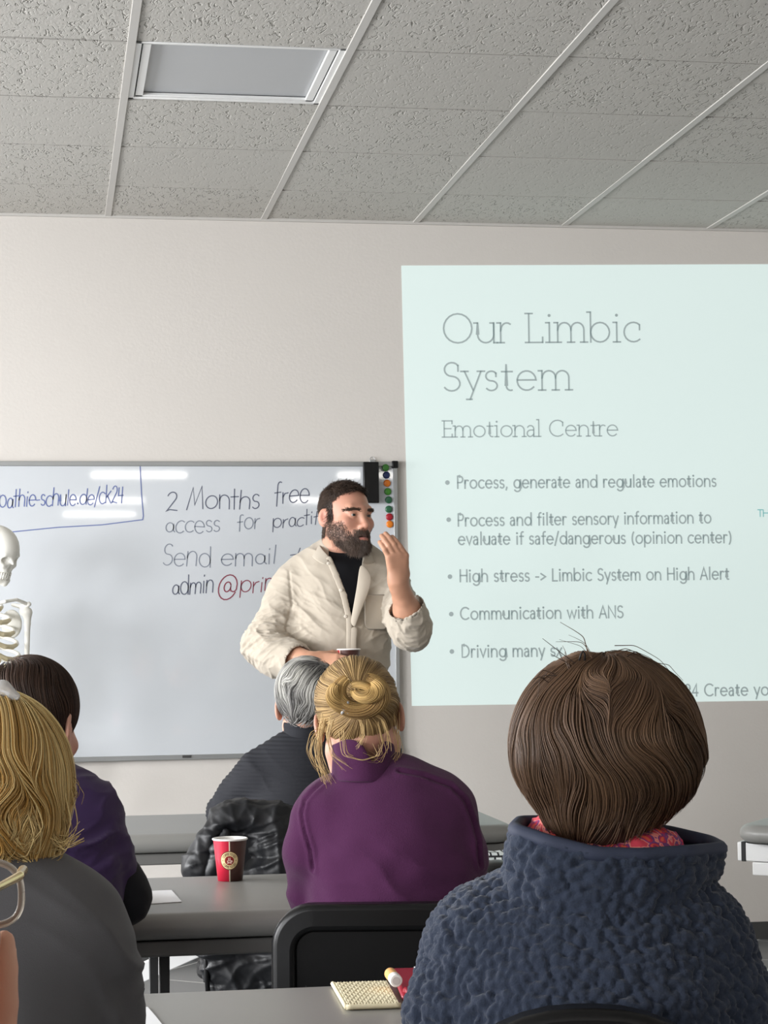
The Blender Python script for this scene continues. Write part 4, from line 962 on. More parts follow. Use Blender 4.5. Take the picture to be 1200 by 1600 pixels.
def couch(x0, x1, y0, y1, label, white=False, group='grey upholstered treatment couches'):
    cx, cy = (x0 + x1) / 2, (y0 + y1) / 2
    e = empty('treatment_couch', (cx, cy, 0), label, 'treatment couch', group)
    slab(x0, x1, y0, y1, TH, CT, .030).build('cushion', M['vinyl'], e, smooth=True)
    if not white:
        MB().box((cx, cy, TH - CT - .016), (x1 - x0 - .06, y1 - y0 - .05, .032)).build('apron', M['apron'], e, bevel=.004)
        for sx in (-1, 1):
            for sy in (-1, 1):
                lx, ly = cx + sx * ((x1 - x0) / 2 - .42), cy + sy * ((y1 - y0) / 2 - .10)
                mb = MB(); a, b = .0105, .006; zt = TH - CT - .032
                V = [(lx + i * a, ly + j * a, zt) for i, j in ((-1, -1), (1, -1), (1, 1), (-1, 1))] + [(lx + i * b, ly + j * b, .0) for i, j in ((-1, -1), (1, -1), (1, 1), (-1, 1))]
                mb.add(V, [(0, 1, 2, 3), (7, 6, 5, 4), (0, 4, 5, 1), (1, 5, 6, 2), (2, 6, 7, 3), (3, 7, 4, 0)]).build('leg', M['dark_metal'], e, bevel=.002)
    else:
        for zz, hh, ins in ((TH - CT - .028, .052, -.012), (TH - CT - .074, .036, .03)):
            f = MB()
            for sy in (-1, 1): f.box((cx, cy + sy * ((y1 - y0) / 2 - .10), zz), (x1 - x0 - 2 * ins, .05, hh))
            for sx in (-1, 1): f.box((cx + sx * ((x1 - x0) / 2 - ins - .2), cy, zz), (.04, y1 - y0 - .24, hh))
            f.build('steel_frame', M['white_metal'], e, bevel=.003)
        for sy in (-1, 1): MB().box((x0 + .012 - .006, cy + sy * ((y1 - y0) / 2 - .10), TH - CT - .028), (.014, .052, .054)).build('end_cap', M['black_plastic'], e, bevel=.002)
        mb = MB()
        for s in (-1, 1):
            a = np.array([cx - .55 * s, cy, .10]); b = np.array([cx + .55 * s, cy, TH - .2]); d = nrm(b - a)
            mb.box((a + b) / 2 + np.array([0, s * .03, 0]), (np.linalg.norm(b - a), .05, .07), np.stack([d, [0, 1, 0], np.cross(d, [0, 1, 0])], 1))
        mb.build('lift_arm', M['white_metal'], e, bevel=.004)
        MB().box((cx, cy, .05), (x1 - x0 - .5, y1 - y0 - .16, .10)).build('base', M['white_metal'], e, bevel=.01)
        MB().box((cx, cy, TH - .19), (x1 - x0 - .4, .3, .03)).build('cross_plate', M['white_metal'], e, bevel=.003)
    return e
def line_y(px, py): return on_z(px, py, TH)[1]
YC1 = line_y(400, 1541); YB1 = line_y(345, 1366); YB0 = line_y(345, 1427); YA1 = line_y(300, 1270.5); YA0 = line_y(300, 1303)
xA1 = on_z(804, 1286, TH)[0]
couchA = couch(xA1 - 1.95, xA1, YA0, YA1, 'grey treatment couch nearest the whiteboard, in front of the standing bearded man')
couch(-.20, 1.25, YB0, YB1, 'grey treatment couch carrying the red paper coffee cup')
couch(-.62, 1.33, YC1 - .66, YC1, 'nearest grey treatment couch, carrying the woven pouch and lip balm')
pD = on_z(1144, 1306, TH - .03); aD = math.radians(-38); uD = np.array([math.cos(aD), math.sin(aD)]); vD = np.array([-uD[1], uD[0]]); cD = pD[:2] + uD * .95 + vD * .31
eD = couch(cD[0] - .95, cD[0] + .95, cD[1] - .31, cD[1] + .31, 'grey treatment couch on a white steel frame at the right by the wall', True)
eD.rotation_euler = (0, 0, aD)
# white diagonal brace of the front couch, seen under the middle one
def bar(mb, a, b, w_, h_):
    a = np.asarray(a); b = np.asarray(b); d = nrm(b - a); n = nrm(np.cross(d, [0, 0, 1])); return mb.box((a + b) / 2, (np.linalg.norm(b - a), w_, h_), np.stack([d, n, np.cross(d, n)], 1))
b0, b1 = at(250, 1507, 6.05), at(330, 1471, 6.05); dB = nrm(b1 - b0)
bar(MB(), b0 - dB * (b0[2] - .03) / dB[2], b0 + dB * (TH - .13 - b0[2]) / dB[2], .03, .054).build('brace', M['white_metal'], couchA, bevel=.003)

# ------------------------------------------------------------------ chairs
def chair(loc, yaw, label, top=.83, wid=.40, group='black office chairs', rc=.075):
    """local: sitter faces +y, backrest at y = 0"""
    e = empty('office_chair', (loc[0], loc[1], 0), label, 'chair', group, yaw); P0 = np.zeros(3)
    def loc_part(mb, name, material, bevel=.006, smooth=False):
        return mb.build(name, material, None, smooth, bevel, 3)
    def add(mb, name, material, bevel=.006, seg=3, parent=None):
        o = mb.build(name, material, None, True, bevel, seg); o.parent = parent or e; return o
    cz = top - .17
    def curved(mb):                          # bend the back round the sitter
        mb.v = [(x, y + .35 * x * x, z) for x, y, z in mb.v]; return mb
    def ring(outer, inner, a, b):
        n = len(outer); V = [(u, a, w_) for u, w_ in outer] + [(u, a, w_) for u, w_ in inner] + [(u, b, w_) for u, w_ in outer] + [(u, b, w_) for u, w_ in inner]; F = []
        for k in range(n):
            l = (k + 1) % n; F += [(k, l, n + l, n + k), (2 * n + k, 3 * n + k, 3 * n + l, 2 * n + l), (k, 2 * n + k, 2 * n + l, l), (n + k, n + l, 3 * n + l, 3 * n + k)]
        return MB().add(V, F)
    back = curved(ring(rounded_rect(wid, .34, rc, 10, 0, cz), rounded_rect(wid - .085, .27, max(.035, rc - .05), 10, 0, cz - .012), -.018, .028)); add(back, 'backrest', M['black_plastic'], .010, 4)
    pn = curved(MB().prism(rounded_rect(wid - .083, .272, max(.035, rc - .05), 10, 0, cz - .012), -.008, .024)); add(pn, 'back_panel', M['black_plastic'], .003, 2)
    gp = curved(ring(rounded_rect(.20, .075, .02, 8, .02, cz - .085), rounded_rect(.18, .055, .012, 8, .02, cz - .085), -.016, -.006)); add(gp, 'grip_slot', M['black_plastic'], .003, 2)
    add(MB().prism(rounded_rect(wid + .03, .40, .08, 8, 0, .24), .41, .455, lambda u, d, w_: (u, w_, d)), 'seat', M['black_dark'], .014, 3)
    fr = MB()
    for sx in (-1, 1): fr.tube([(sx * .14, .012, top - .12), (sx * .14, .0, .50), (sx * .15, .05, .42), (sx * .16, .42, .405)], .011, 10)
    add(fr, 'frame', M['dark_metal'], 0)
    for sx in (-1, 1):
        for y0_, y1_ in ((.06, -.02), (.40, .46)): add(MB().tube([(sx * .17, y0_, .41), (sx * .20, y1_, .0)], .011, 10), 'leg', M['dark_metal'], 0)
    return e
# ------------------------------------------------------------------ seated people
def lower_body(root, hip, yaw_f, seat=.455, knee=.42, colm=None, w_=1.0):
    f = nrm([yaw_f[0], yaw_f[1], 0]); r = np.array([f[1], -f[0], 0]); hip = np.array([hip[0], hip[1], seat + .122])
    S = Solid(); S.cap(hip - r * .07, hip + r * .07, .115 * w_, .115 * w_, .05, ((0, 0, 1), 1.05))
    feet = []
    for s in (-1, 1):
        a = hip + r * s * .09 * w_ + np.array([0, 0, -.015]); k = a + f * knee + r * s * (.03 if w_ > .9 else .0); k[2] = seat + .066; ft = k + f * .02; ft[2] = .07
        S.chain([a, k], [.085 * w_, .062], .04); S.chain([k, (k + ft) / 2, ft], [.060, .052, .045], .02); feet.append(ft)
    part('trousers', S, .010, colm or M['denim'], root, lambda V, N: fold(V, (0, 0, 1), 50, .006, 5))
    for ft in feet: S = Solid(); shoe(S, ft, f); part('shoe', S, .007, M['shoe'], root)
def person(base, label): return empty('person', (base[0], base[1], 0), label, 'person')
def hair_volume(root, S, n, dirfn, L, depth, cd, cl, h=.007, seeds_mask=None, steps=22, wd=.0014, cap_col=None, name='hair', stick=None, extra=None, f=40, contrast=1.0, cap_in=.004, mn=None, tip=0.0):
    V, Q = S.nets(h); N = normals(V, Q); mk = np.ones(len(V)) if seeds_mask is None else seeds_mask(V).astype(float)
    p = sample(V, Q, n, mk); Ls = L(p) if callable(L) else np.full(n, L); Ls = Ls * rng.uniform(.85, 1.1, n); dp = depth(p) if callable(depth) else rng.uniform(*depth, n)
    P, NN = groom(S, p, dirfn, steps, Ls, dp, stick)
    t = np.linspace(0, 1, steps); W = wd * rng.uniform(.6, 1.3, n)[:, None] * (np.minimum(1, .45 + t * 5) * (1 - t ** 4 * .85))[None]
    C = hair_cols(P, cd, cl, f, 3, contrast, tip)
    if extra is not None:
        eP, eW, eC = extra; P = np.concatenate([P, eP]); eN = np.tile(-FW, (eP.shape[0], eP.shape[1], 1)); NN = np.concatenate([NN, eN]); W = np.concatenate([W, eW]); C = np.concatenate([C, eC])
    cc = cap_col if cap_col is not None else np.asarray(cd) * .8
    return strand_mesh(name, P, NN, W, C, root, M['hair'], (V - N * cap_in, Q, np.tile(cc, (len(V), 1))))
def wisps(curves, steps, width, cd, cl, spread=.004):
    """loose strands: each curve is (list of points, count)"""
    P = []; 
    for pts_, cnt in curves:
        p = np.array(pts_, float); u = np.linspace(0, 1, len(p)); uu = np.linspace(0, 1, steps)
        # smooth through the points
        q = np.stack([np.interp(uu, u, p[:, i]) for i in range(3)], 1)
        for _ in range(3): q[1:-1] = (q[:-2] + 2 * q[1:-1] + q[2:]) / 4
        for k in range(cnt):
            o = rng.normal(0, spread, 3); o2 = rng.normal(0, spread * 1.6, 3); P.append(q + o * (1 - uu)[:, None] + o2 * uu[:, None] ** 1.5 + np.sin(uu * rng.uniform(2, 6) + rng.uniform(0, 6))[:, None] * rng.normal(0, spread * .5, 3))
    P = np.array(P); n = len(P); W = np.full((n, steps), width) * (1 - .6 * np.linspace(0, 1, steps))[None] * rng.uniform(.6, 1.2, n)[:, None]
    m = rng.uniform(0, 1, (n, 1, 1)); return P, W, np.broadcast_to(np.asarray(cd) * (1 - m) + np.asarray(cl) * m, (n, steps, 3))
def garment(name, root, h, material, torso, shoulders, arms, extra=None, disp=None, cuts=None, lo_z=None, k=.014):
    S = Solid()
    for a, b, ra, rb, sq in torso: S.cap(a, b, ra, rb, .05, (nrm([FW[0], FW[1], 0]), sq))
    for a, b, ra, rb in shoulders: S.cap(a, b, ra, rb, .045)
    for P, R in arms: S.chain(P, R, k)
    if extra: extra(S)
    if cuts: cuts(S)
    part(name, S, h, material, root, disp, lo_z=lo_z); return S
UPZ = np.array([0, 0, 1.0])
def fwdv(yaw, pitch=0): a = nrm([FW[0], FW[1], 0]); r = np.array([a[1], -a[0], 0]); d = a * math.cos(yaw) + r * math.sin(yaw); return d * math.cos(pitch) + UPZ * math.sin(pitch)
def body_part(root, S, C, R, sc, h=.0034, base=SK, lo_z=None):
    V, Q = S.nets(h, lo_z); V = relax(V, Q, 1, .4); link('body', mesh_np('body', V - np.array(root.location), Q, True, skin_col(V, C, R, sc, 0, np.asarray(base))), M['skin'], root)
    eyes(C, R, sc, root)
def forearm(S, E, W, r0=.040, r1=.027): S.chain([E, E * .5 + W * .5, W], [r0, r0 * .92, r1], .02)
def resting_hand(S, W, d, side): hand_(S, W - UPZ * .014, d, np.array([0, 0, 1.0]), side, (.04, .04, .05, .06), .08, (.6, .7, .10), .1, .93)

# ---- woman with the twisted blonde bun, plum jumper
ZP = 3.80
p = lambda x, y, dz=0.0: at(x, y, ZP + dz)
rt = person(p(608, 1400, -.10), 'seated woman with twisted blonde bun in plum jumper, head bent forward')
C = p(562, 1128, .02); R = basis(fwdv(.05, -.42), roll=math.radians(8)); HSC = .93
B = Solid(); head(B, C, R, HSC, neck=p(568, 1195, .015)); B.cap(p(568, 1195, .015), p(575, 1235, .01), .052, .058, .03)
lsh, rsh, lel, rel = p(494, 1282, -.03), p(694, 1280, -.03), p(494, 1428, .0), p(724, 1420, .0)
lwr, rwr = p(530, 1395, .27), p(705, 1393, .27); lwr[2] = rwr[2] = TH + .050; lel[2] = rel[2] = .800
B.cap(lsh, rsh, .035, .035, .03); B.cap(p(575, 1240, 0), p(606, 1280, 0), .045, .05, .03)
for a, b, c_, sd in ((lsh, lel, lwr, 1), (rsh, rel, rwr, -1)):
    B.cap(a, b, .036, .034, .03); forearm(B, b, c_); resting_hand(B, c_, fwdv(.3 * sd), sd)
body_part(rt, B, C, R, HSC, .0036)
M['plum'] = mat('plum_wool', srgb(74, 37, 69), .95, .1, var=.08, vscale=30, bump=.6, bscale=420, bdist=.0015, sheen=.12)
def jumper_disp(V, N):
    d = .007 * vnoise(V, 7, 1) + .0025 * vnoise(V, 24, 4) + fold(V, RT * .4 + UPZ, 24, .017, 2, .9) * np.clip((p(0, 1280)[2] - V[:, 2]) / .12, 0, 1)
    for pts_ in ([(520, 1200), (497, 1222), (478, 1242), (474, 1262), (478, 1285), (488, 1315), (492, 1345)], [(622, 1196), (660, 1205), (700, 1222), (722, 1245), (733, 1275), (741, 1305), (742, 1340)]):
        q = np.array([p(*c_) for c_ in pts_]); u, v = V @ RT, V @ UP; best = np.full(len(V), 9.0)
        for a, b in zip(q[:-1], q[1:]):
            a2, b2 = np.array([a @ RT, a @ UP]), np.array([b @ RT, b @ UP]); ab = b2 - a2; t = np.clip(((u - a2[0]) * ab[0] + (v - a2[1]) * ab[1]) / (ab @ ab), 0, 1)
            best = np.minimum(best, np.hypot(u - a2[0] - t * ab[0], v - a2[1] - t * ab[1]))
        back = (N @ FW) < .2; d = d + np.where(back, .0032 * np.exp(-((best - .005) / .004) ** 2) - .004 * np.exp(-(best / .003) ** 2), 0)
    return d
garment('jumper', rt, .0045, M['plum'], [(p(604, 1290, -.02), p(610, 1350, -.04), .140, .146, 1.38), (p(610, 1350, -.04), p(612, 1475, -.07), .146, .156, 1.3)],
        [(p(516, 1280, -.02), p(678, 1275, -.02), .060, .060), (p(572, 1242, .0), p(515, 1275, -.01), .050, .056), (p(590, 1238, .0), p(686, 1268, -.01), .050, .056)],
        [([lsh, p(487, 1330, -.04), lel], [.050, .051, .046]), ([lel, lwr], [.046, .036]), ([rsh, p(713, 1330, -.04), rel], [.050, .050, .042]), ([rel, rwr], [.046, .036])], disp=jumper_disp,
        cuts=lambda S: (S.cap(lwr, lwr + fwdv(.1) * .06, .030, .030, .004, None, 's'), S.cap(rwr, rwr + fwdv(-.1) * .06, .030, .030, .004, None, 's')))
def tube_collar(name, root, rings, th_, material, nseg=56, disp=None, gap=None):
    """rings: list of (centre, rx, ry, [z offset by angle]); open tube with thickness"""
    V = []
    for c_, rx, ry, zf in rings:
        for k in range(nseg):
            t = 2 * math.pi * k / nseg; V.append(np.asarray(c_) + RT * rx * math.cos(t) + nrm([FW[0], FW[1], 0]) * ry * math.sin(t) + UPZ * zf(t))
    V = np.array(V); F = [(i * nseg + k, i * nseg + (k + 1) % nseg, (i + 1) * nseg + (k + 1) % nseg, (i + 1) * nseg + k) for i in range(len(rings) - 1) for k in range(nseg) if not (gap and gap(2 * math.pi * (k + .5) / nseg, i))]
    o = link(name, mesh_np(name, V - np.array(root.location), F), material, root)
    so = o.modifiers.new('thick', 'SOLIDIFY'); so.thickness = th_; so.offset = -1 if disp is None else 1
    sd = o.modifiers.new('sub', 'SUBSURF'); sd.levels = sd.render_levels = 2
    return o
bk = -math.pi / 2                                   # angle of the back of the collar (towards the camera)
dv = lambda t, a, w_: math.exp(-((math.remainder(t - a, 2 * math.pi)) / w_) ** 2)
tube_collar('collar', rt, [(p(572, 1208, -.012), .066, .082, lambda t: -.012), (p(570, 1192, -.014), .061, .078, lambda t: 0), (p(568, 1176, -.012), .059, .077, lambda t: .008 * dv(t, bk - .5, .5) - .016 * dv(t, bk + .34, .2)),
    (p(567, 1163, -.010), .060, .078, lambda t: .014 * dv(t, bk - .45, .55) - .032 * dv(t, bk + .34, .22) + .010 * dv(t, bk + .9, .4))], .006, M['plum'])
# hair: swept up to the bun
HS_ = Solid(); hc_ = lambda x, y, z: C + R @ (np.array([x, y, z]) * HSC)
HS_.ell(hc_(0, -.014, .036), np.array([.083, .104, .092]) * HSC, R, .02); HS_.cap(hc_(0, -.040, .0), hc_(0, -.046, -.022), .060 * HSC, .047 * HSC, .03)
HS_.cut(lambda X, Y, Z: -((X - C[0]) * R[0, 1] + (Y - C[1]) * R[1, 1] + (Z - C[2]) * R[2, 1] - .045 + .5 * np.maximum(0, .02 - ((X - C[0]) * R[0, 2] + (Y - C[1]) * R[1, 2] + (Z - C[2]) * R[2, 2]))), C - .2, C + .2, .01)
BUN = p(560, 1086, -.115)
gold_d, gold_l = srgb(108, 82, 54), srgb(208, 176, 122)
def to_bun(q, t, g):
    d = BUN - q; return d / (np.linalg.norm(d, axis=1)[:, None] + 1e-9) + .25 * np.stack([vnoise(q, 30, i) for i in range(3)], 1) + .25 * np.cross(np.tile(FW, (len(q), 1)), d / .1)
def bun_coil(n, R0, r0, a0, a1, cx, cy, dz, steps=34, squash=.8, tilt=0.0):
    th_ = np.linspace(a0, a1, steps)[None] + rng.normal(0, .06, (n, 1)); psi = rng.uniform(0, 2 * math.pi, (n, 1)) + 2.2 * np.linspace(0, 1, steps)[None]
    rr = r0 * np.sqrt(rng.uniform(.45, 1, (n, 1))) * (np.sin(np.linspace(.25, math.pi - .25, steps)) ** .5)[None]
    rad = R0 + rr * np.cos(psi); z = rr * np.sin(psi); c_ = p(cx, cy, dz)
    return c_ + (rad * np.cos(th_))[..., None] * RT + (rad * np.sin(th_) * squash)[..., None] * UP - (z + tilt * np.sin(th_))[..., None] * FW
coils = [bun_coil(640, .040, .019, math.radians(130), math.radians(420), 562, 1083, -.122), bun_coil(420, .021, .016, math.radians(200), math.radians(430), 572, 1074, -.130, tilt=-.01),
         bun_coil(320, .036, .015, math.radians(150), math.radians(290), 551, 1084, -.134, tilt=.01), bun_coil(260, .030, .012, math.radians(-60), math.radians(100), 556, 1090, -.125)]
cP = np.concatenate(coils); cW = np.full(cP.shape[:2], .0010); cC = hair_cols(cP, srgb(112, 82, 46), srgb(216, 180, 116), 45, 4, 1.3)
wP, wW, wC = wisps([([p(508, 1120, -.03), p(500, 1150, -.04), p(498, 1180, -.05), p(506, 1205, -.06), p(513, 1222, -.06)], 26), ([p(505, 1140, -.03), p(488, 1148, -.04), p(482, 1172, -.05), p(494, 1196, -.05), p(506, 1208, -.05)], 9),
    ([p(545, 1110, -.10), p(566, 1125, -.105), p(568, 1150, -.10), p(560, 1168, -.09)], 14), ([p(575, 1110, -.10), p(598, 1122, -.10), p(607, 1148, -.09), p(606, 1166, -.08)], 10), ([p(616, 1120, -.04), p(620, 1150, -.04), p(622, 1176, -.05), p(612, 1190, -.06)], 12),
    ([p(536, 1140, -.09), p(540, 1180, -.09), p(570, 1188, -.09), p(597, 1180, -.085), p(592, 1162, -.08)], 5), ([p(520, 1120, -.08), p(513, 1150, -.08), p(520, 1180, -.08), p(540, 1196, -.09)], 8), ([p(592, 1130, -.09), p(600, 1165, -.085), p(590, 1186, -.085), p(575, 1180, -.09)], 6)], 34, .0006, srgb(150, 118, 76), srgb(226, 196, 140))
hair_volume(rt, HS_, 9000, to_bun, lambda q: np.clip(np.linalg.norm(q - BUN, axis=1) * .9, .02, .16), lambda q: .0035 * vnoise(q, 60, 9) + rng.uniform(-.0015, .002, len(q)), gold_d, gold_l, extra=(np.concatenate([cP, wP]), np.concatenate([cW, wW]), np.concatenate([cC, wC])), steps=34, wd=.0008, cap_col=srgb(120, 90, 56), f=55, contrast=1.1)
M['clear'] = mat('clear_plastic', (.9, .92, .95), .08, .5, trans=.6)
S = Solid(); q = p(539, 1106, -.135)
for a in range(6): S.cap(q, q + .011 * (RT * math.cos(a * 1.05) + UP * math.sin(a * 1.05)), .0042, .003, .002)
part('hair_clip', S, .0016, M['clear'], rt)
lower_body(rt, p(600, 1500, -.07), fwdv(0), w_=.85)
cq = p(603, 1500, -.275); chair((cq[0], cq[1]), -YAW - .02, 'black plastic office chair behind the woman with the blonde bun', top=p(600, 1414, -.29)[2])

# ---- woman with the brown bob in the navy fleece
ZF = 2.30
p = lambda x, y, dz=0.0: at(x, y, ZF + dz)
rt = person(p(950, 1560, -.05), 'seated person with brown bobbed hair in dark blue fleece jacket, seen from behind')
C = p(948, 1190, .06); R = basis(fwdv(.10, -.10), roll=math.radians(-2)); HSC = .94
B = Solid(); head(B, C, R, HSC, neck=p(938, 1340, .03)); B.cap(p(938, 1340, .03), p(936, 1420, .0), .053, .062, .03)
lsh, rsh, lel, rel = p(748, 1500, -.02), p(1092, 1492, -.02), p(716, 1690, .02), p(1136, 1690, .02)
lel[2] = rel[2] = .82; lwr, rwr = p(760, 1640, .34), p(1090, 1640, .34); lwr[2] = rwr[2] = TH + .052
B.cap(lsh, rsh, .04, .04, .03); B.cap(p(936, 1420), p(930, 1490), .06, .06, .03)
for a, b, c_, sd in ((lsh, lel, lwr, 1), (rsh, rel, rwr, -1)): B.cap(a, b, .036, .034, .03); forearm(B, b, c_); resting_hand(B, c_, fwdv(.3 * sd), sd)
body_part(rt, B, C, R, HSC, .004)
def fleece_mat():
    m = mat('navy_fleece', srgb(50, 57, 72), .97, .08, var=.14, vscale=140, bump=.5, bscale=420, btype='noise', bdist=.002, sheen=.2)
    return m
M['fleece'] = fleece_mat()
def curly(V, amp=.0058, f=98):
    q = V + .0035 * np.stack([vnoise(V, 130, i + 11) for i in range(3)], 1)
    return np.array([amp * (.55 - 1.9 * mnoise.voronoi(Vector(a * f))[0][0] ** 2.2) for a in q])
def fleece_disp(V, N):
    d = .006 * vnoise(V, 8, 1) + fold(V, RT * .5 + UPZ, 22, .010, 2, 1.0) * np.clip((p(0, 1480)[2] - V[:, 2]) / .1, 0, 1)
    vis = (N @ FW) < .35; o = np.zeros(len(V)); o[vis] = curly(V[vis]); return d + o
garment('fleece_jacket', rt, .0027, M['fleece'], [(p(930, 1520, .0), p(925, 1620, -.02), .150, .178, 1.35), (p(925, 1620, -.02), p(925, 1900, -.02), .178, .180, 1.3)],
        [(p(764, 1496, 0), p(1070, 1488, 0), .064, .064), (p(870, 1478, 0), p(764, 1492, 0), .062, .062), (p(985, 1476, 0), p(1070, 1482, 0), .062, .062)],
        [([lsh, p(722, 1580, -.03), lel], [.056, .060, .056]), ([lel, lwr], [.056, .042]), ([rsh, p(1124, 1580, -.03), rel], [.054, .062, .056]), ([rel, rwr], [.056, .042])], disp=fleece_disp,
        cuts=lambda S: (S.cap(p(948, 1400, .02), p(950, 1300, .02), .095, .12, .01, None, 's'), S.cap(lwr, lwr + fwdv(.1) * .06, .034, .034, .004, None, 's'), S.cap(rwr, rwr + fwdv(-.1) * .06, .034, .034, .004, None, 's')))
# stand-up collar with piping
def collar_pts(nu, nv):
    kx = [-180, -150, -120, -90, -60, -30, 0, 30, 60, 90, 120, 150, 180]
    tx = [790, 798, 850, 930, 1010, 1090, 1143, 1120, 1050, 960, 870, 800, 790]; ty = [1297, 1302, 1319, 1338, 1340, 1334, 1328, 1316, 1300, 1290, 1284, 1286, 1297]
    tz = [.0, -.055, -.085, -.098, -.09, -.06, .0, .05, .085, .1, .095, .06, .0]
    bx = [772, 790, 845, 930, 1015, 1085, 1115, 1085, 1020, 940, 860, 790, 772]; by = [1416, 1432, 1450, 1458, 1452, 1432, 1412, 1400, 1392, 1390, 1392, 1400, 1416]
    bz = [.01, -.055, -.095, -.108, -.098, -.06, .01, .06, .095, .1, .1, .07, .01]
    u = np.linspace(-180, 180, nu, endpoint=False); out = []
    sm = lambda y: np.interp(u, kx, y)
    top = np.array([p(a, b, c_) for a, b, c_ in zip(sm(tx), sm(ty), sm(tz))]); bot = np.array([p(a, b, c_) for a, b, c_ in zip(sm(bx), sm(by), sm(bz))])
    for A_ in (top, bot):
        for _ in range(int(nu * .06)): A_[:] = (np.roll(A_, 1, 0) + 2 * A_ + np.roll(A_, -1, 0)) / 4
    cen = (top.mean(0) + bot.mean(0)) / 2
    for v in np.linspace(0, 1, nv):
        P_ = bot * (1 - v) + top * v; o = P_ - cen; o[:, 2] = 0; o /= np.linalg.norm(o, axis=1)[:, None]
        out.append(P_ + o * (-.010 + .003 * math.sin(math.pi * v)))
    return np.array(out), top, cen
g_, top, cen = collar_pts(240, 44); nu = 240; nv = 44
V = g_.reshape(-1, 3); Q = np.array([(i * nu + k, i * nu + (k + 1) % nu, (i + 1) * nu + (k + 1) % nu, (i + 1) * nu + k) for i in range(nv - 1) for k in range(nu)])
N = normals(V, Q); out = V - cen; N *= np.sign((N * out).sum(1).mean())
Vo = V + N * (.006 + curly(V))[:, None]; Vi = V - N * .004
Q2 = np.array([(i + len(V) if False else i for i in f) for f in Q]); n0 = len(V)
rim = [(k + (nv - 1) * nu, (k + 1) % nu + (nv - 1) * nu, n0 + (k + 1) % nu + (nv - 1) * nu, n0 + k + (nv - 1) * nu) for k in range(nu)] + [((k + 1) % nu, k, n0 + k, n0 + (k + 1) % nu) for k in range(nu)]
QQ = np.concatenate([Q, Q[:, ::-1] + n0, np.array(rim)])
co = link('collar', mesh_np('collar', np.concatenate([Vo, Vi]) - np.array(rt.location), QQ), M['fleece'], rt)
M['piping'] = mat('navy_piping', srgb(52, 58, 76), .7, .3, bump=.2, bscale=600, bdist=.0006)
top = g_[-1]; tp = np.concatenate([top, top[:2]]) + UPZ * .001
MB().tube(tp, .0085, 10, False).build('piping', M['piping'], co if False else rt, smooth=True)
# paisley scarf
def scarf_mat():
    m = bpy.data.materials.new('paisley_scarf'); m.use_nodes = True; N_, K = nodes(m); b = N_['Principled BSDF']; b.inputs['Roughness'].default_value = .8
    tc = N_.new('ShaderNodeTexCoord'); v = N_.new('ShaderNodeTexVoronoi'); v.inputs['Scale'].default_value = 60; v.feature = 'F1'
    nz = N_.new('ShaderNodeTexNoise'); nz.inputs['Scale'].default_value = 26; nz.inputs['Distortion'].default_value = 2.0; K.new(tc.outputs['Object'], v.inputs['Vector']); K.new(tc.outputs['Object'], nz.inputs['Vector'])
    ad = N_.new('ShaderNodeMath'); ad.operation = 'MULTIPLY_ADD'; K.new(v.outputs['Distance'], ad.inputs[0]); ad.inputs[1].default_value = .55; K.new(nz.outputs['Fac'], ad.inputs[2])
    r = N_.new('ShaderNodeValToRGB'); r.color_ramp.interpolation = 'CONSTANT'; e = r.color_ramp.elements; e[0].position = 0; e[0].color = (*srgb(150, 40, 96), 1); e[1].position = .52; e[1].color = (*srgb(206, 50, 84), 1)
    for po, cc in ((.60, (228, 96, 70)), (.68, (196, 44, 80)), (.75, (120, 60, 120)), (.82, (236, 140, 130)), (.88, (214, 66, 84))): x = e.new(po); x.color = (*srgb(*cc), 1)
    K.new(ad.outputs['Value'], r.inputs['Fac']); K.new(r.outputs['Color'], b.inputs['Base Color']); return m
S = Solid(); ang = np.linspace(0, 2 * math.pi, 25)
ring = [p(942, 1342, .03) + RT * .060 * math.cos(a) + nrm([FW[0], FW[1], 0]) * .068 * math.sin(a) + UPZ * (.012 * math.cos(a * 2 + .6) - .006 * math.cos(a)) for a in ang]
S.chain(ring, [.030] * 25, .01); ring = [q + UPZ * -.03 + .01 * (q - ring[0]) for q in ring]; S.chain(ring, [.028] * 25, .02)
part('scarf', S, .004, scarf_mat(), rt, lambda V, N: fold(V, UPZ + RT * .3, 150, .007, 4, .8))
# bob
HS_ = Solid(); HS_.ell(p(948, 1142, .045), (.103, .108, .092), None, .03); HS_.ell(p(952, 1185, .035), (.100, .104, .066), None, .04); HS_.cap(p(944, 1225, .015), p(938, 1282, .0), .070, .050, .05)
CROWN = p(940, 1050, .03)
def bob(q, t, g):
    d = q - CROWN; d[:, 2] *= .5; d /= np.linalg.norm(d, axis=1)[:, None] + 1e-9
    low = np.clip((p(0, 1200)[2] - q[:, 2]) / .08, 0, 1)[:, None]; w1 = np.stack([vnoise(q, 16, i + 2) for i in range(3)], 1)
    inw = (p(942, 1260, 0) - q); inw[:, 2] = 0
    return d * (1 - low) * .9 + np.array([0, 0, -1.0]) * (.35 + .9 * low) + .75 * w1 + .5 * np.stack([vnoise(q, 38, i + 7) for i in range(3)], 1) + RT * .12 * np.sin(q[:, 2] * 40)[:, None] + inw * low * 4
sd = lambda V: (V[:, 2] > p(0, 1290)[2]) * (1 + 2.0 * (V[:, 2] > p(0, 1100)[2]) + 5.0 * (V[:, 2] > p(0, 1058)[2]))
def Lbob(q): return np.clip((q[:, 2] - p(0, 1290)[2]) * 1.02 + .04 * np.abs(q @ RT - p(948, 0) @ RT) / .1, .035, .24)
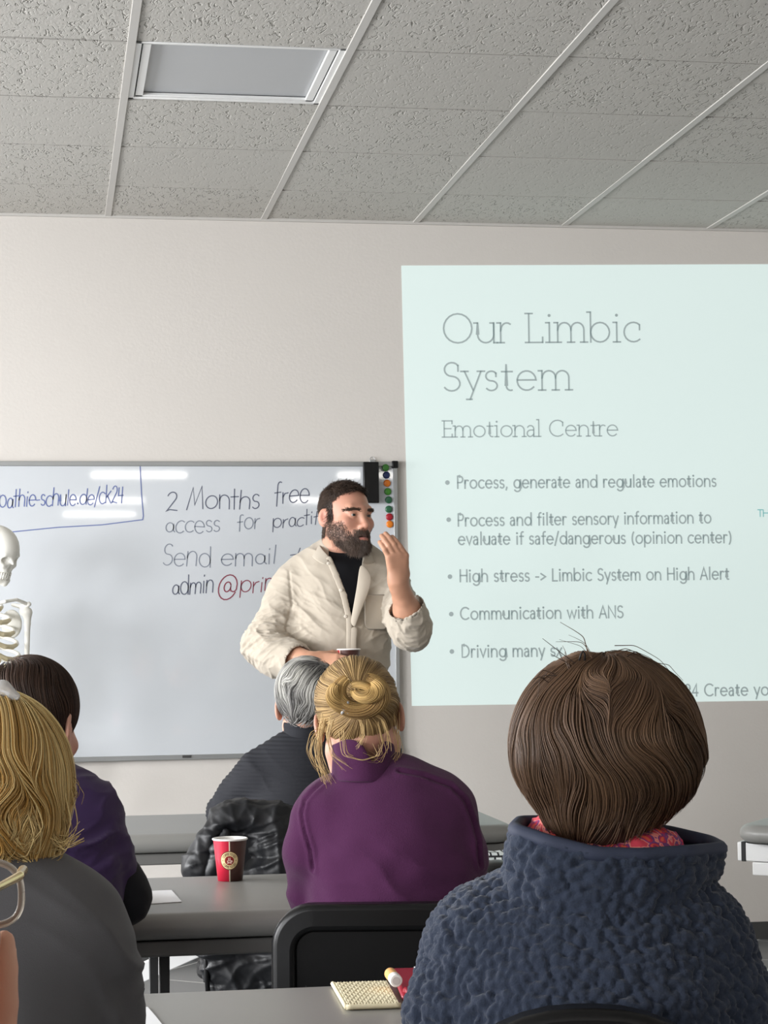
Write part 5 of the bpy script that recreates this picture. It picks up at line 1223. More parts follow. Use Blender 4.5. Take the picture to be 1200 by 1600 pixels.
wP, wW, wC = wisps([([p(895, 1045, .0), p(880, 1032, .0), p(866, 1020, .0)], 7), ([p(920, 1035, .0), p(905, 1005, .0), p(880, 990, .0)], 4), ([p(960, 1025, .02), p(985, 1018, .02), p(1020, 1035, .02), p(1045, 1065, .02)], 8), ([p(1010, 1040, .02), p(1040, 1050, .02), p(1062, 1085, .02)], 7), ([p(870, 1060, 0), p(850, 1055, 0), p(835, 1075, 0)], 6)], 30, .0006, srgb(50, 36, 28), srgb(92, 70, 52), .005)
hair_volume(rt, HS_, 17000, bob, Lbob, lambda q: .004 * vnoise(q, 45, 9) + rng.uniform(-.004, .003, len(q)), srgb(56, 41, 33), srgb(118, 90, 66), seeds_mask=sd, steps=30, wd=.0007, cap_col=srgb(58, 43, 34), extra=(wP, wW, wC), f=30, contrast=.8, stick=lambda t: 1 if t < .9 else .6)
hp = MB(); hp.tube([p(905, 1032, .0), p(908, 1022, .0), p(911, 1017, .0), p(914, 1022, .0), p(914, 1033, .0)], .0011, 8); hp.build('hair_pin', M['black_dark'], rt, smooth=True)
lower_body(rt, p(935, 1600, -.03), fwdv(.05))
cq = p(915, 1600, -.225); top_z = p(915, 1576, -.235)[2]
chair((cq[0], cq[1]), -YAW, 'black office chair of the person in the blue fleece, only its top edge showing', top=top_z, wid=.36, rc=.168)
# ---- person with short grey hair in the ribbed black top
ZG = 5.40
p = lambda x, y, dz=0.0: at(x, y, ZG + dz)
rt = person(p(480, 1280, -.05), 'seated person with short wavy grey hair and ribbed black high-necked top')
C = p(482, 1104, .02); R = basis(fwdv(.12, -.22), roll=math.radians(3)); HSC = .95
B = Solid(); head(B, C, R, HSC, neck=p(484, 1165, .02)); B.cap(p(484, 1165, .02), p(484, 1200, .0), .054, .06, .03)
lsh, rsh, lel, rel = p(392, 1222, 0), p(576, 1222, 0), p(350, 1268, .06), p(616, 1270, .06)
lwr, rwr = p(430, 1290, .38), p(545, 1290, .38); lwr[2] = rwr[2] = TH + .054
B.cap(lsh, rsh, .035, .035, .03)
for a, b, c_, sd in ((lsh, lel, lwr, 1), (rsh, rel, rwr, -1)): B.cap(a, b, .036, .034, .03); forearm(B, b, c_); resting_hand(B, c_, fwdv(.3 * sd), sd)
body_part(rt, B, C, R, HSC, .004)
M['rib_black'] = mat('ribbed_black', srgb(40, 42, 48), .8, .3, bump=.9, bscale=26, btype='wave', bdist=.006)
rib = lambda V, N: .0011 * np.sin(V[:, 2] * 2 * math.pi / .0105) * (np.abs(N[:, 2]) < .9) + fold(V, RT * .6 + UPZ, 26, .010, 4, .9)
garment('ribbed_top', rt, .004, mat('black_rib_knit', srgb(31, 32, 37), .8, .25), [(p(482, 1225, .0), p(482, 1300, -.02), .150, .165, 1.35), (p(482, 1300, -.02), p(482, 1375, -.04), .165, .140, 1.3)],
        [(p(405, 1218, 0), p(560, 1218, 0), .062, .062), (p(470, 1176, 0), p(410, 1208, 0), .052, .058), (p(496, 1176, 0), p(556, 1208, 0), .052, .058)],
        [([lsh, p(370, 1250, .03), lel], [.058, .058, .046]), ([lel, lwr], [.046, .036]), ([rsh, p(600, 1250, .03), rel], [.058, .058, .046]), ([rel, rwr], [.046, .036])], disp=rib,
        cuts=lambda S: (S.cap(lwr, lwr + fwdv(.1) * .06, .032, .032, .004, None, 's'), S.cap(rwr, rwr + fwdv(-.1) * .06, .032, .032, .004, None, 's')))
z0_ = lambda t: 0.0
tube_collar('collar', rt, [(p(482, 1180, .0), .074, .070, z0_), (p(482, 1164, .0), .067, .064, z0_), (p(482, 1150, .0), .065, .062, z0_), (p(482, 1148, .0), .067, .064, z0_), (p(482, 1138, .0), .066, .063, z0_), (p(482, 1136, .0), .068, .065, z0_), (p(482, 1128, .0), .067, .064, z0_)], .006, bpy.data.materials['black_rib_knit'])
HS_ = Solid(); HS_.ell(C + R @ (np.array([0, -.014, .042]) * HSC), np.array([.086, .106, .094]) * HSC, R, .02); HS_.cap(C + R @ (np.array([0, -.045, .0]) * HSC), C + R @ (np.array([0, -.05, -.020]) * HSC), .060, .050, .03)
HS_.cut(lambda X, Y, Z: -((X - C[0]) * R[0, 1] + (Y - C[1]) * R[1, 1] + (Z - C[2]) * R[2, 1] - .05 + .7 * np.maximum(0, .03 - ((X - C[0]) * R[0, 2] + (Y - C[1]) * R[1, 2] + (Z - C[2]) * R[2, 2]))), C - .2, C + .2, .01)
CG = p(500, 1052, .02)
def wavy(q, t, g):
    d = q - CG; d /= np.linalg.norm(d, axis=1)[:, None] + 1e-9
    return d * .8 - UPZ * .5 - RT * .35 + 1.0 * np.stack([vnoise(q, 34, i + 3) for i in range(3)], 1)
dk = lambda q: 0
def cols_grey(P): pass
hairG = hair_volume(rt, HS_, 6500, wavy, lambda q: np.clip((q[:, 2] - p(0, 1122)[2]) * 1.2, .018, .09), (-.003, .006), srgb(92, 90, 90), srgb(234, 232, 224), steps=22, wd=.0009, cap_col=srgb(96, 94, 94), f=48, contrast=1.3)
a_ = hairG.data.color_attributes['Col']; buf = np.zeros(len(hairG.data.vertices) * 4, np.float32); a_.data.foreach_get('color', buf); buf = buf.reshape(-1, 4)
co_ = np.zeros(len(hairG.data.vertices) * 3, np.float32); hairG.data.vertices.foreach_get('co', co_); co_ = co_.reshape(-1, 3) + np.array(rt.location)
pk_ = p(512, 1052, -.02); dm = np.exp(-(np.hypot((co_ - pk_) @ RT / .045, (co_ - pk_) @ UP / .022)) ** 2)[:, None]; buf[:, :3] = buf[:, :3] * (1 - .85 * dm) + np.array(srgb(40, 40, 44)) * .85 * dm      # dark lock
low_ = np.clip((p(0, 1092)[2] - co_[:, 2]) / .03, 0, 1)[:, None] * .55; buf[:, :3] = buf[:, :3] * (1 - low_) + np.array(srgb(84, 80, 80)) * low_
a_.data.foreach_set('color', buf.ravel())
lower_body(rt, p(482, 1400, -.05), fwdv(-.05), w_=.8)
cq = p(470, 1400, -.30); jc = (cq[0] - .06, cq[1]); chair(jc, -YAW, 'black office chair of the grey-haired person, with the black quilted jacket over its back', top=.80)

# ---- black quilted jacket hung on that chair
ZJ = 5.04
p = lambda x, y, dz=0.0: at(x, y, ZJ + dz)
jk = empty('quilted_jacket', tuple(p(380, 1500, 0)), 'black quilted jacket with a hood hung over the chair back behind the grey paper-cup couch', 'jacket')
M['nylon'] = mat('black_nylon', srgb(20, 21, 24), .46, .4, bump=.12, bscale=60, bdist=.002)
M['lining'] = mat('jacket_lining', srgb(36, 37, 42), .5, .4, bump=.3, bscale=40, bdist=.003)
def quilt(V, N):
    z = V[:, 2] + .012 * vnoise(V, 9, 2); s_ = np.abs(np.sin(z * math.pi / .062)); return .007 * (s_ ** .5 - .7) + fold(V, RT + UPZ * .4, 19, .022, 3, 1.0) + fold(V, UPZ - RT * .4, 38, .013, 6, 1.0) + fold(V, RT * .7 + UPZ, 60, .006, 8, 1.0)
S = Solid()
S.box(p(395, 1400, .0), (.105, .055, .235), basis(fwdv(0)), .05, .03); S.box(p(410, 1505, .0), (.105, .055, .10), basis(fwdv(0)), .04, .05)
S.chain([p(309, 1352, -.03), p(338, 1310, -.03), p(352, 1292, -.02), p(383, 1281, .0), p(414, 1290, .0), p(434, 1315, .0), p(440, 1360, .0)], [.040, .030, .024, .024, .028, .040, .045], .03)
S.chain([p(420, 1300, .01), p(436, 1340, -.03), p(442, 1420, -.04), p(438, 1500, -.03)], [.035, .045, .050, .045], .04)
S.chain([p(318, 1340, -.02), p(322, 1400, -.03), p(335, 1470, -.03), p(342, 1530, -.02)], [.04, .046, .040, .036], .03)
S.ell(p(370, 1330, -.075), (.062, .05, .070), None, .02, 's')
S.box(np.array([jc[0], jc[1] + .012, .59]), (.222, .052, .222), basis(fwdv(0)), .01, .006, 's')
part('shell', S, .0045, M['nylon'], jk, quilt)
S = Solid(); S.ell(p(370, 1340, -.02), (.072, .03, .085), None, .01); part('lining', S, .006, M['lining'], jk, lambda V, N: fold(V, RT, 60, .010, 5, .9))
S = Solid(); S.chain([p(352, 1302, -.055), p(343, 1330, -.07), p(335, 1362, -.07)], [.012, .016, .018], .02); part('hood_rim', S, .005, M['nylon'], jk, quilt)
mb = MB(); mb.tube([p(321, 1478, -.06), p(322, 1510, -.062), p(325, 1552, -.06)], .006, 8); mb.build('drawstring', M['black_dark'], jk, smooth=True)

# ---- person with dark hair in the purple top
ZK = 3.80
p = lambda x, y, dz=0.0: at(x, y, ZK + dz)
rt = person(p(60, 1400, -.10), 'seated person with dark brown hair and dark purple top, behind the blonde in grey')
C = p(52, 1136, .02); R = basis(fwdv(.30, -.25), roll=math.radians(2)); HSC = .95
B = Solid(); head(B, C, R, HSC, neck=p(52, 1205, .015)); B.cap(p(52, 1205, .015), p(55, 1240, .0), .052, .06, .03)
lsh, rsh, lel, rel = p(-58, 1292, -.02), p(146, 1290, -.02), p(-80, 1430, -.03), p(190, 1418, .0)
lwr, rwr = p(0, 1395, .27), p(130, 1395, .29); lwr[2] = rwr[2] = TH + .050; lel[2] = rel[2] = .800
B.cap(lsh, rsh, .035, .035, .03)
for a, b, c_, sd in ((lsh, lel, lwr, 1), (rsh, rel, rwr, -1)): B.cap(a, b, .036, .034, .03); forearm(B, b, c_); resting_hand(B, c_, fwdv(.3 * sd), sd)
body_part(rt, B, C, R, HSC, .004)
M['purple'] = mat('dark_purple_jersey', srgb(56, 38, 76), .88, .15, var=.05, vscale=9, bump=.2, bscale=700, bdist=.0006, sheen=.2)
garment('top', rt, .005, M['purple'], [(p(55, 1290, -.02), p(58, 1360, -.04), .140, .150, 1.38), (p(58, 1360, -.04), p(58, 1480, -.07), .150, .156, 1.3)],
        [(p(-35, 1284, -.02), p(132, 1280, -.02), .058, .058), (p(30, 1244, 0), p(-45, 1276, -.01), .052, .056), (p(80, 1246, 0), p(126, 1270, -.01), .050, .055)],
        [([lsh, lsh * .35 + lel * .65], [.054, .056]), ([rsh, p(162, 1335, -.02), rsh * .2 + rel * .8], [.050, .051, .050])],
        disp=lambda V, N: fold(V, RT * -.5 + UPZ, 34, .014, 2, 1.0) + .004 * vnoise(V, 9, 1), cuts=lambda S: S.cap(p(50, 1212, .02), p(50, 1160, .02), .060, .075, .01, None, 's'))
S = Solid(); S.chain([lsh * .4 + lel * .6, lel, lwr], [.046, .046, .034], .04); S.cap(lwr, lwr + fwdv(.1) * .06, .030, .030, .004, None, 's'); part('sleeve', S, .005, M['tee'], rt, lambda V, N: fold(V, UPZ, 50, .008, 2))
S = Solid(); S.chain([rsh * .3 + rel * .7, rel, rwr], [.050, .047, .034], .04); S.cap(rwr, rwr + fwdv(-.1) * .06, .030, .030, .004, None, 's'); part('sleeve', S, .005, M['tee'], rt, lambda V, N: fold(V, UPZ, 50, .008, 4))
HS_ = Solid(); HS_.ell(C + R @ (np.array([0, -.016, .042]) * HSC), np.array([.087, .108, .095]) * HSC, R, .02); HS_.cap(C + R @ (np.array([-.01, -.05, -.01]) * HSC), C + R @ (np.array([-.015, -.055, -.085]) * HSC), .066, .050, .03)
HS_.cut(lambda X, Y, Z: -((X - C[0]) * R[0, 1] + (Y - C[1]) * R[1, 1] + (Z - C[2]) * R[2, 1] - .055 + .8 * np.maximum(0, .0 - ((X - C[0]) * R[0, 2] + (Y - C[1]) * R[1, 2] + (Z - C[2]) * R[2, 2]))), C - .2, C + .2, .01)
CK = p(22, 1062, .03)
def sweep(q, t, g):
    d = q - CK; d /= np.linalg.norm(d, axis=1)[:, None] + 1e-9; low = np.clip((p(0, 1120)[2] - q[:, 2]) / .05, 0, 1)[:, None]
    return d * .9 * (1 - low * .6) - UPZ * (.3 + low) + .45 * np.stack([vnoise(q, 22, i + 3) for i in range(3)], 1)
wP, wW, wC = wisps([([p(25, 1062, .0), p(60, 1054, .0), p(95, 1075, .02), p(103, 1088, .02)], 6), ([p(10, 1068, 0), p(-5, 1062, 0), p(-15, 1072, 0)], 6), ([p(100, 1130, .03), p(107, 1160, .03), p(107, 1180, .03)], 8)], 26, .0006, srgb(36, 28, 24), srgb(70, 56, 48), .003)
hair_volume(rt, HS_, 8000, sweep, lambda q: np.clip((q[:, 2] - p(0, 1175)[2]) * 1.1, .03, .17), (-.004, .004), srgb(36, 25, 20), srgb(82, 60, 48), steps=24, wd=.0008, cap_col=srgb(38, 30, 26), extra=(np.repeat(wP, 1, 0)[:, np.round(np.linspace(0, 25, 24)).astype(int)], wW[:, np.round(np.linspace(0, 25, 24)).astype(int)], wC[:, np.round(np.linspace(0, 25, 24)).astype(int)]), f=44, contrast=.9)
lower_body(rt, p(50, 1500, -.07), fwdv(-.15), w_=.8)
cq = p(28, 1500, -.275); chair((cq[0], cq[1]), -YAW, 'black office chair under the dark-haired person in the purple top', top=.80, wid=.34)

# ---- person with long wavy blonde hair in the grey sweatshirt
ZL = 2.20
p = lambda x, y, dz=0.0: at(x, y, ZL + dz)
rt = person(p(0, 1560, -.05), 'seated person with long wavy blonde hair and charcoal grey sweatshirt, nearest on the left')
C = p(-40, 1238, .03); R = basis(fwdv(.05, -.18), roll=math.radians(2)); HSC = .92
B = Solid(); head(B, C, R, HSC, neck=p(-40, 1360, .02)); B.cap(p(-40, 1360, .02), p(-38, 1440, .0), .052, .06, .03)
lsh, rsh, lel, rel = p(-200, 1490, -.02), p(106, 1484, -.03), p(-235, 1700, .02), p(144, 1690, .0)
lel[2] = rel[2] = .82; lwr, rwr = p(-140, 1640, .34), p(105, 1640, .34); lwr[2] = rwr[2] = TH + .054
B.cap(lsh, rsh, .04, .04, .03)
for a, b, c_, sd in ((lsh, lel, lwr, 1), (rsh, rel, rwr, -1)): B.cap(a, b, .036, .034, .03); forearm(B, b, c_); resting_hand(B, c_, fwdv(.3 * sd), sd)
body_part(rt, B, C, R, HSC, .004)
M['charcoal'] = mat('charcoal_jersey', srgb(86, 85, 87), .92, .12, var=.05, vscale=9, bump=.35, bscale=800, bdist=.0008, sheen=.2)
def grey_disp(V, N):
    d = .007 * vnoise(V, 6, 1) + fold(V, RT * .8 + UPZ * .8, 18, .014, 2, 1.0)
    arm = np.exp(-((np.linalg.norm(V - p(140, 1590, -.02), axis=1) / .09) ** 2)); return d + arm * fold(V, UPZ + RT * .6, 40, .022, 4, 1.0)
garment('sweatshirt', rt, .005, M['charcoal'], [(p(-45, 1490, -.02), p(-45, 1590, -.03), .140, .150, 1.3), (p(-45, 1590, -.03), p(-45, 1900, -.03), .150, .155, 1.3)],
        [(p(-180, 1480, -.02), p(88, 1476, -.02), .066, .068), (p(-85, 1420, -.01), p(-180, 1465, -.01), .060, .062), (p(0, 1420, -.01), p(84, 1456, -.01), .060, .064)],
        [([lsh, lsh * .5 + lel * .5, lel], [.058, .062, .056]), ([lel, lwr], [.056, .040]), ([rsh, rsh * .5 + rel * .5 + RT * .004, rel], [.060, .060, .056]), ([rel, rwr], [.056, .040])],
        disp=grey_disp, cuts=lambda S: (S.cap(p(-40, 1350, .03), p(-40, 1290, .03), .07, .085, .01, None, 's'), S.cap(lwr, lwr + fwdv(.1) * .06, .032, .032, .004, None, 's'), S.cap(rwr, rwr + fwdv(-.1) * .06, .032, .032, .004, None, 's')))
HS_ = Solid(); HS_.ell(p(-38, 1180, .03), (.084, .112, .062), None, .03); HS_.ell(p(-36, 1208, .015), (.088, .108, .076), None, .03); HS_.cap(p(-30, 1225, -.005), p(-28, 1300, -.02), .084, .074, .04); HS_.cap(p(36, 1255, -.01), p(40, 1295, -.02), .040, .034, .03)
HS_.cut(lambda X, Y, Z: -((X - C[0]) * R[0, 1] + (Y - C[1]) * R[1, 1] - .05), C - .3, C + .3, .01)
CL = p(-36, 1100, .02)
def waves(q, t, g):
    d = q - CL; d[:, 2] *= .4; d /= np.linalg.norm(d, axis=1)[:, None] + 1e-9; low = np.clip((p(0, 1150)[2] - q[:, 2]) / .06, 0, 1)[:, None]
    ph = vnoise(q * np.array([1, 1, .25]), 30, 4) * 5
    return d * (1 - low) * .8 - UPZ * (.35 + .8 * low) + (RT * 1.25) * np.sin(q[:, 2] * 62 + ph)[:, None] * low + .35 * np.stack([vnoise(q, 26, i + 3) for i in range(3)], 1) + RT * np.clip((p(0, 1300)[2] - q[:, 2]) / .03, 0, 1)[:, None] * np.sign((q - p(30, 1300)) @ RT)[:, None] * .9
wP, wW, wC = wisps([([p(60, 1270, -.03), p(82, 1310, -.05), p(100, 1322, -.05), p(118, 1306, -.05)], 30), ([p(85, 1220, .0), p(110, 1240, .0), p(100, 1262, .0)], 16), ([p(88, 1240, -.02), p(104, 1290, -.03), p(92, 1330, -.04), p(72, 1334, -.04)], 40), ([p(80, 1200, .0), p(118, 1225, .0), p(122, 1245, .0), p(108, 1262, 0)], 4),
    ([p(40, 1260, -.06), p(55, 1300, -.07), p(45, 1325, -.07), p(30, 1322, -.07)], 40), ([p(10, 1260, -.07), p(24, 1300, -.08), p(15, 1320, -.08), p(0, 1326, -.08)], 40), ([p(0, 1270, -.07), p(8, 1290, -.08), p(-8, 1312, -.08)], 30)], 30, .0007, srgb(150, 116, 66), srgb(232, 206, 146), .004)
hair_volume(rt, HS_, 15000, waves, lambda q: np.clip((q[:, 2] - p(0, 1328)[2]) * 1.25, .03, .24), lambda q: .005 * vnoise(q, 40, 9) + rng.uniform(-.004, .003, len(q)), srgb(184, 140, 74), srgb(255, 234, 172), steps=30, wd=.0008, cap_col=srgb(150, 114, 62), extra=(wP, wW, wC), f=24, contrast=1.5)
S = Solid(); q = p(4, 1085, -.02); S.chain([q - RT * .04 + UPZ * .004, q + UPZ * .006, q + RT * .014 - UPZ * .002], [.009, .009, .005], .004); S.cap(q + RT * .006, q + RT * .004 - UPZ * .014, .0035, .002, .003)
part('hair_clip', S, .0016, M['clear'], rt)
lower_body(rt, p(-40, 1600, -.05), fwdv(.1), w_=.85)
cq = p(-45, 1600, -.27); chair((cq[0], cq[1]), -YAW, 'black office chair under the blonde person in the grey sweatshirt', top=.78)

# ---- person at the very left edge, chin on hand, wearing glasses
ZE = 1.30
p = lambda x, y, dz=0.0: at(x, y, ZE + dz)
rt = person(p(-200, 1700, -.12), 'person with gold and clear glasses at the left edge, face resting on a raised hand')
fE = fwdv(.27, .05); R = basis(fE, roll=math.radians(2)); HSC = .95
C = p(36, 1356, .0) - R @ (np.array([.068, .108, .014]) * HSC)
B = Solid(); nb = C + R @ (np.array([0, -.05, -.19]) * HSC); head(B, C, R, HSC, neck=nb)
shE = nb - UPZ * .07; B.cap(nb + UPZ * .06, shE, .055, .06, .03)
rE_, lE_ = shE + .15 * nrm(np.cross(fE, UPZ)) - RT * .04, shE - .17 * nrm(np.cross(fE, UPZ))
hw = p(-56, 1858, .0); dH = nrm(p(-20, 1490, .0) - hw)
hand_(B, hw, dH, nrm(RT * .95 - FW * .25), 1, ((.02, .06, .06), (.7, .9, .6), (.8, .9, .6), (.9, .9, .6)), .0, (.7, .5, .4), .3, 1.0, fat=1.05)
elE = hw - UPZ * .20 - RT * .10; B.cap(rE_, elE, .04, .038, .03); forearm(B, elE, hw, .038, .027); B.cap(rE_, lE_, .04, .04, .03)
body_part(rt, B, C, R, HSC, .0032, srgb(222, 172, 146))
S = Solid(); tc_ = shE - UPZ * .03; S.cap(tc_, tc_ - UPZ * .23 - fwdv(0) * .02, .130, .140, .06, (fE, 1.35)); S.cap(rE_, lE_, .055, .055, .05); S.chain([rE_, elE], [.055, .048], .04); S.chain([elE, elE * .45 + hw * .55], [.046, .038], .03)
S.chain([lE_, lE_ - UPZ * .24 + fE * .03, lE_ - UPZ * .26 + fE * .24], [.055, .048, .036], .04); part('blouse', S, .007, mat('teal_blouse', srgb(60, 84, 92), .9, .15, bump=.2, bscale=500, bdist=.0008), rt, lambda V, N: fold(V, UPZ, 40, .008, 3))
HS_ = Solid(); HS_.ell(C + R @ (np.array([0, -.020, .042]) * HSC), np.array([.086, .106, .095]) * HSC, R, .02); HS_.cap(C + R @ (np.array([0, -.06, .0]) * HSC), C + R @ (np.array([0, -.075, -.15]) * HSC), .080, .06, .04)
HS_.cut(lambda X, Y, Z: -((X - C[0]) * R[0, 1] + (Y - C[1]) * R[1, 1] + (Z - C[2]) * R[2, 1] - .045), C - .3, C + .3, .01)
hair_volume(rt, HS_, 2600, lambda q, t, g: (q - C - R @ np.array([0, -.02, .13])) * 4 - UPZ * .8 + .3 * np.stack([vnoise(q, 22, i) for i in range(3)], 1), lambda q: np.clip((q[:, 2] - C[2] + .15) * .9, .03, .2), (-.004, .004), srgb(70, 52, 40), srgb(130, 104, 80), steps=20, wd=.0013, cap_col=srgb(66, 50, 40))
g_l = lambda x, y, z: C + R @ (np.array([x, y, z]) * HSC)
M['clear_frame'] = mat('clear_acetate', srgb(206, 198, 186), .12, .5, trans=.45); M['gold'] = mat('gold_metal', srgb(226, 196, 120), .18, .5, 1.0); M['lens'] = mat('lens', (1, 1, 1), .0, .5, trans=1.0); M['lens'].node_tree.nodes['Principled BSDF'].inputs['IOR'].default_value = 1.04
gl = empty('eyeglasses', tuple(g_l(0, .118, -.005)), 'eyeglasses with clear rims and gold temples worn by the person at the left edge', 'eyeglasses')
for sx in (-1, 1):
    rim = [g_l(sx * .036 + .025 * math.copysign(abs(math.cos(t)) ** .75, math.cos(t)), .120 - .10 * abs(sx * .034 + .027 * math.cos(t)) ** 1.4, -.004 + .0205 * math.copysign(abs(math.sin(t)) ** .8, math.sin(t)) * (1.0 if math.sin(t) > 0 else 1.1)) for t in np.linspace(0, 2 * math.pi, 41)]
    MB().tube(rim, .0024, 10, False).build('rim', M['clear_frame'], gl, smooth=True)
    ln = MB(); c0 = np.mean(rim[:-1], axis=0); ln.add([c0] + [c0 + (q - c0) * .96 for q in rim[:-1]], [(0, 1 + k, 1 + (k + 1) % 40) for k in range(40)]); ln.build('lens', M['lens'], gl, smooth=True)
    hx = g_l(sx * .066, .108, .012)
    tm = MB(); tm.tube([hx + R[:, 1] * .004, g_l(sx * .076, .085, .012), g_l(sx * .083, .03, .012), g_l(sx * .096, -.01, .020), g_l(sx * .096, -.045, .016)], [.0032, .0030, .0024, .0022, .0026], 10); tm.build('temple', M['gold'], gl, smooth=True)
MB().tube([g_l(-.010, .120, .006), g_l(0, .1225, .010), g_l(.010, .120, .006)], .0022, 10).build('bridge', M['gold'], gl, smooth=True)
lower_body(rt, shE - UPZ * .4, fwdv(.1))
cq = shE - fwdv(.1) * .27; chair((cq[0], cq[1]), -YAW - .1, 'black office chair under the person with the eyeglasses at the left edge', top=.78)
# ------------------------------------------------------------------ anatomical skeleton in front of the whiteboard
ZK2 = 7.45
p = lambda x, y, dz=0.0: at(x, y, ZK2 + dz)
kb = p(-20, 1000); sk = empty('anatomical_skeleton', (kb[0], kb[1], 0), 'life-size anatomical skeleton hanging in front of the whiteboard at the left', 'anatomical skeleton')
# skull, turned to the right
fS = nrm(RT * .80 - nrm([FW[0], FW[1], 0]) * .52 - UPZ * .38); R = basis(fS); C = p(-4, 865, 0); sc = .90
g = lambda x, y, z: C + R @ (np.array([x, y, z]) * sc)
S = Solid(); S.ell(g(0, -.010, .036), np.array([.071, .100, .078]) * sc, R, .02); S.ell(g(0, .048, .0), np.array([.052, .042, .055]) * sc, R, .025); S.ell(g(0, .060, -.040), np.array([.032, .030, .030]) * sc, R, .015)
S.cap(g(-.034, .074, .018), g(.034, .074, .018), .009 * sc, .009 * sc, .012)
for sx in (-1, 1):
    S.chain([g(sx * .030, .074, -.022), g(sx * .052, .052, -.020), g(sx * .064, .012, -.014)], [.012 * sc, .009 * sc, .006 * sc], .01)
    S.ell(g(sx * .031, .096, .000), np.array([.0195, .030, .0165]) * sc, R, .006, 's')
    S.ell(g(sx * .058, .036, .006), np.array([.014, .022, .022]) * sc, R, .01, 's')
S.cap(g(0, .098, -.012), g(0, .094, -.036), .006 * sc, .012 * sc, .004, None, 's'); S.cap(g(0, .084, .008), g(0, .097, -.008), .008 * sc, .006 * sc, .006)
part('skull', S, .003, M['bone'], sk)
S = Solid(); S.chain([g(sx_ * .050 if False else a, b, c_) for a, b, c_ in ((-.050, .006, -.018), (-.046, .020, -.066), (-.022, .068, -.090), (0, .080, -.096), (.022, .068, -.090), (.046, .020, -.066), (.050, .006, -.018))], [.009 * sc, .012 * sc, .013 * sc, .014 * sc, .013 * sc, .012 * sc, .009 * sc], .01)
part('jaw', S, .003, M['bone'], sk)
for up_ in (1, -1):
    mb = MB()
    for k in range(-5, 6):
        a = k * .19; q = g(.034 * math.sin(a * 1.5), .048 + .040 * math.cos(a * 1.3), -.0605 if up_ > 0 else -.0735); f_ = nrm(R @ np.array([math.sin(a * 1.2), math.cos(a * 1.2), 0])); mb.box(q, (.0062, .005, .0125), basis(f_))
    mb.build('teeth', M['bone'], sk, bevel=.0014)
# spine
def vert(c, r, nm):
    S = Solid(); S.cap(c - UPZ * .009, c + UPZ * .009, r, r, .004, None); S.cap(c, c + fwdv(0) * .04, .007, .006, .006)
    for sx in (-1, 1): S.cap(c + fwdv(0) * .018, c + fwdv(0) * .024 + RT * sx * .032, .007, .005, .006)
    part(nm, S, .005, M['bone'], sk)
nk0 = p(-22, 912, .02); th0 = p(-28, 945, .04)
tops = [nk0 * (1 - t) + th0 * t for t in np.linspace(0, 1, 5)] + [th0 + (p(-30, 1150, .06) - th0) * t for t in np.linspace(.09, 1, 12)]
for i, c_ in enumerate(tops): vert(c_, .013 + .0006 * i, 'vertebra')
mid = lambda y, dz=0.0: p(-24, y, dz)
# ribs with costal cartilage, breastbone
st0, st1 = p(-16, 948, -.085), p(-10, 1022, -.115)
S = Solid(); S.chain([st0, st0 * .75 + st1 * .25, st1], [.020, .015, .013], .01, (FW, 2.4)); S.cap(st1, st1 - UPZ * .03, .008, .004, .008); part('breastbone', S, .004, M['cartilage'], sk)
for i in range(10):
    y0 = 938 + i * 17.5; wR = (.062, .092, .108, .118, .125, .128, .128, .124, .116, .104)[i]; dR = (.05, .075, .09, .098, .104, .106, .104, .098, .09, .08)[i]
    cy_ = p(-24, y0 + 20, -.02)
    for sx in (-1, 1):
        pts_ = []
        for a in np.linspace(100, -6, 20):
            t = math.radians(a); drop = (90 - a) / 130 * (.035 + .006 * i)
            pts_.append(cy_ + RT * sx * wR * math.cos(t) + fwdv(0) * dR * math.sin(t) + UPZ * (.045 - drop))
        S = Solid(); S.chain(pts_, [.0072] * 20, .002)
        V, Q = S.nets(.0034); cz = V.mean(0)
        link('rib', mesh_np('rib', relax(V, Q, 1) - np.array(sk.location), Q), M['bone'], sk)
        if i < 9:
            tgt = st0 + (st1 - st0) * min(1.0, (i + .3) / 5.4) + RT * sx * .012 if i < 5 else p(-24 + sx * (14 + (i - 5) * 9), 1024 + (i - 5) * 8, -.118)
            e_ = pts_[-1]; fr_pts = [e_]
            for a in (-22, -40, -58, -72):
                t = math.radians(a); w_ = (-6 - a) / 80
                q = cy_ + RT * sx * wR * math.cos(t) + fwdv(0) * dR * math.sin(t); lowz = e_[2] - (.012 + .003 * i) * math.sin(min(1, w_ * 1.6) * math.pi / 2)
                q[2] = lowz * (1 - w_ ** 1.6) + tgt[2] * w_ ** 1.6; q = q * (1 - w_ ** 2 * .6) + np.array([tgt[0], tgt[1], q[2]]) * (w_ ** 2 * .6); fr_pts.append(q)
                if i >= 5 and a == -40 - 0 * i and i >= 7: break
            fr_pts.append(tgt)
            S = Solid(); S.chain(fr_pts, [.0078] + [.0092] * (len(fr_pts) - 2) + [.0082], .003); part('costal_cartilage', S, .0034, M['cartilage'], sk)
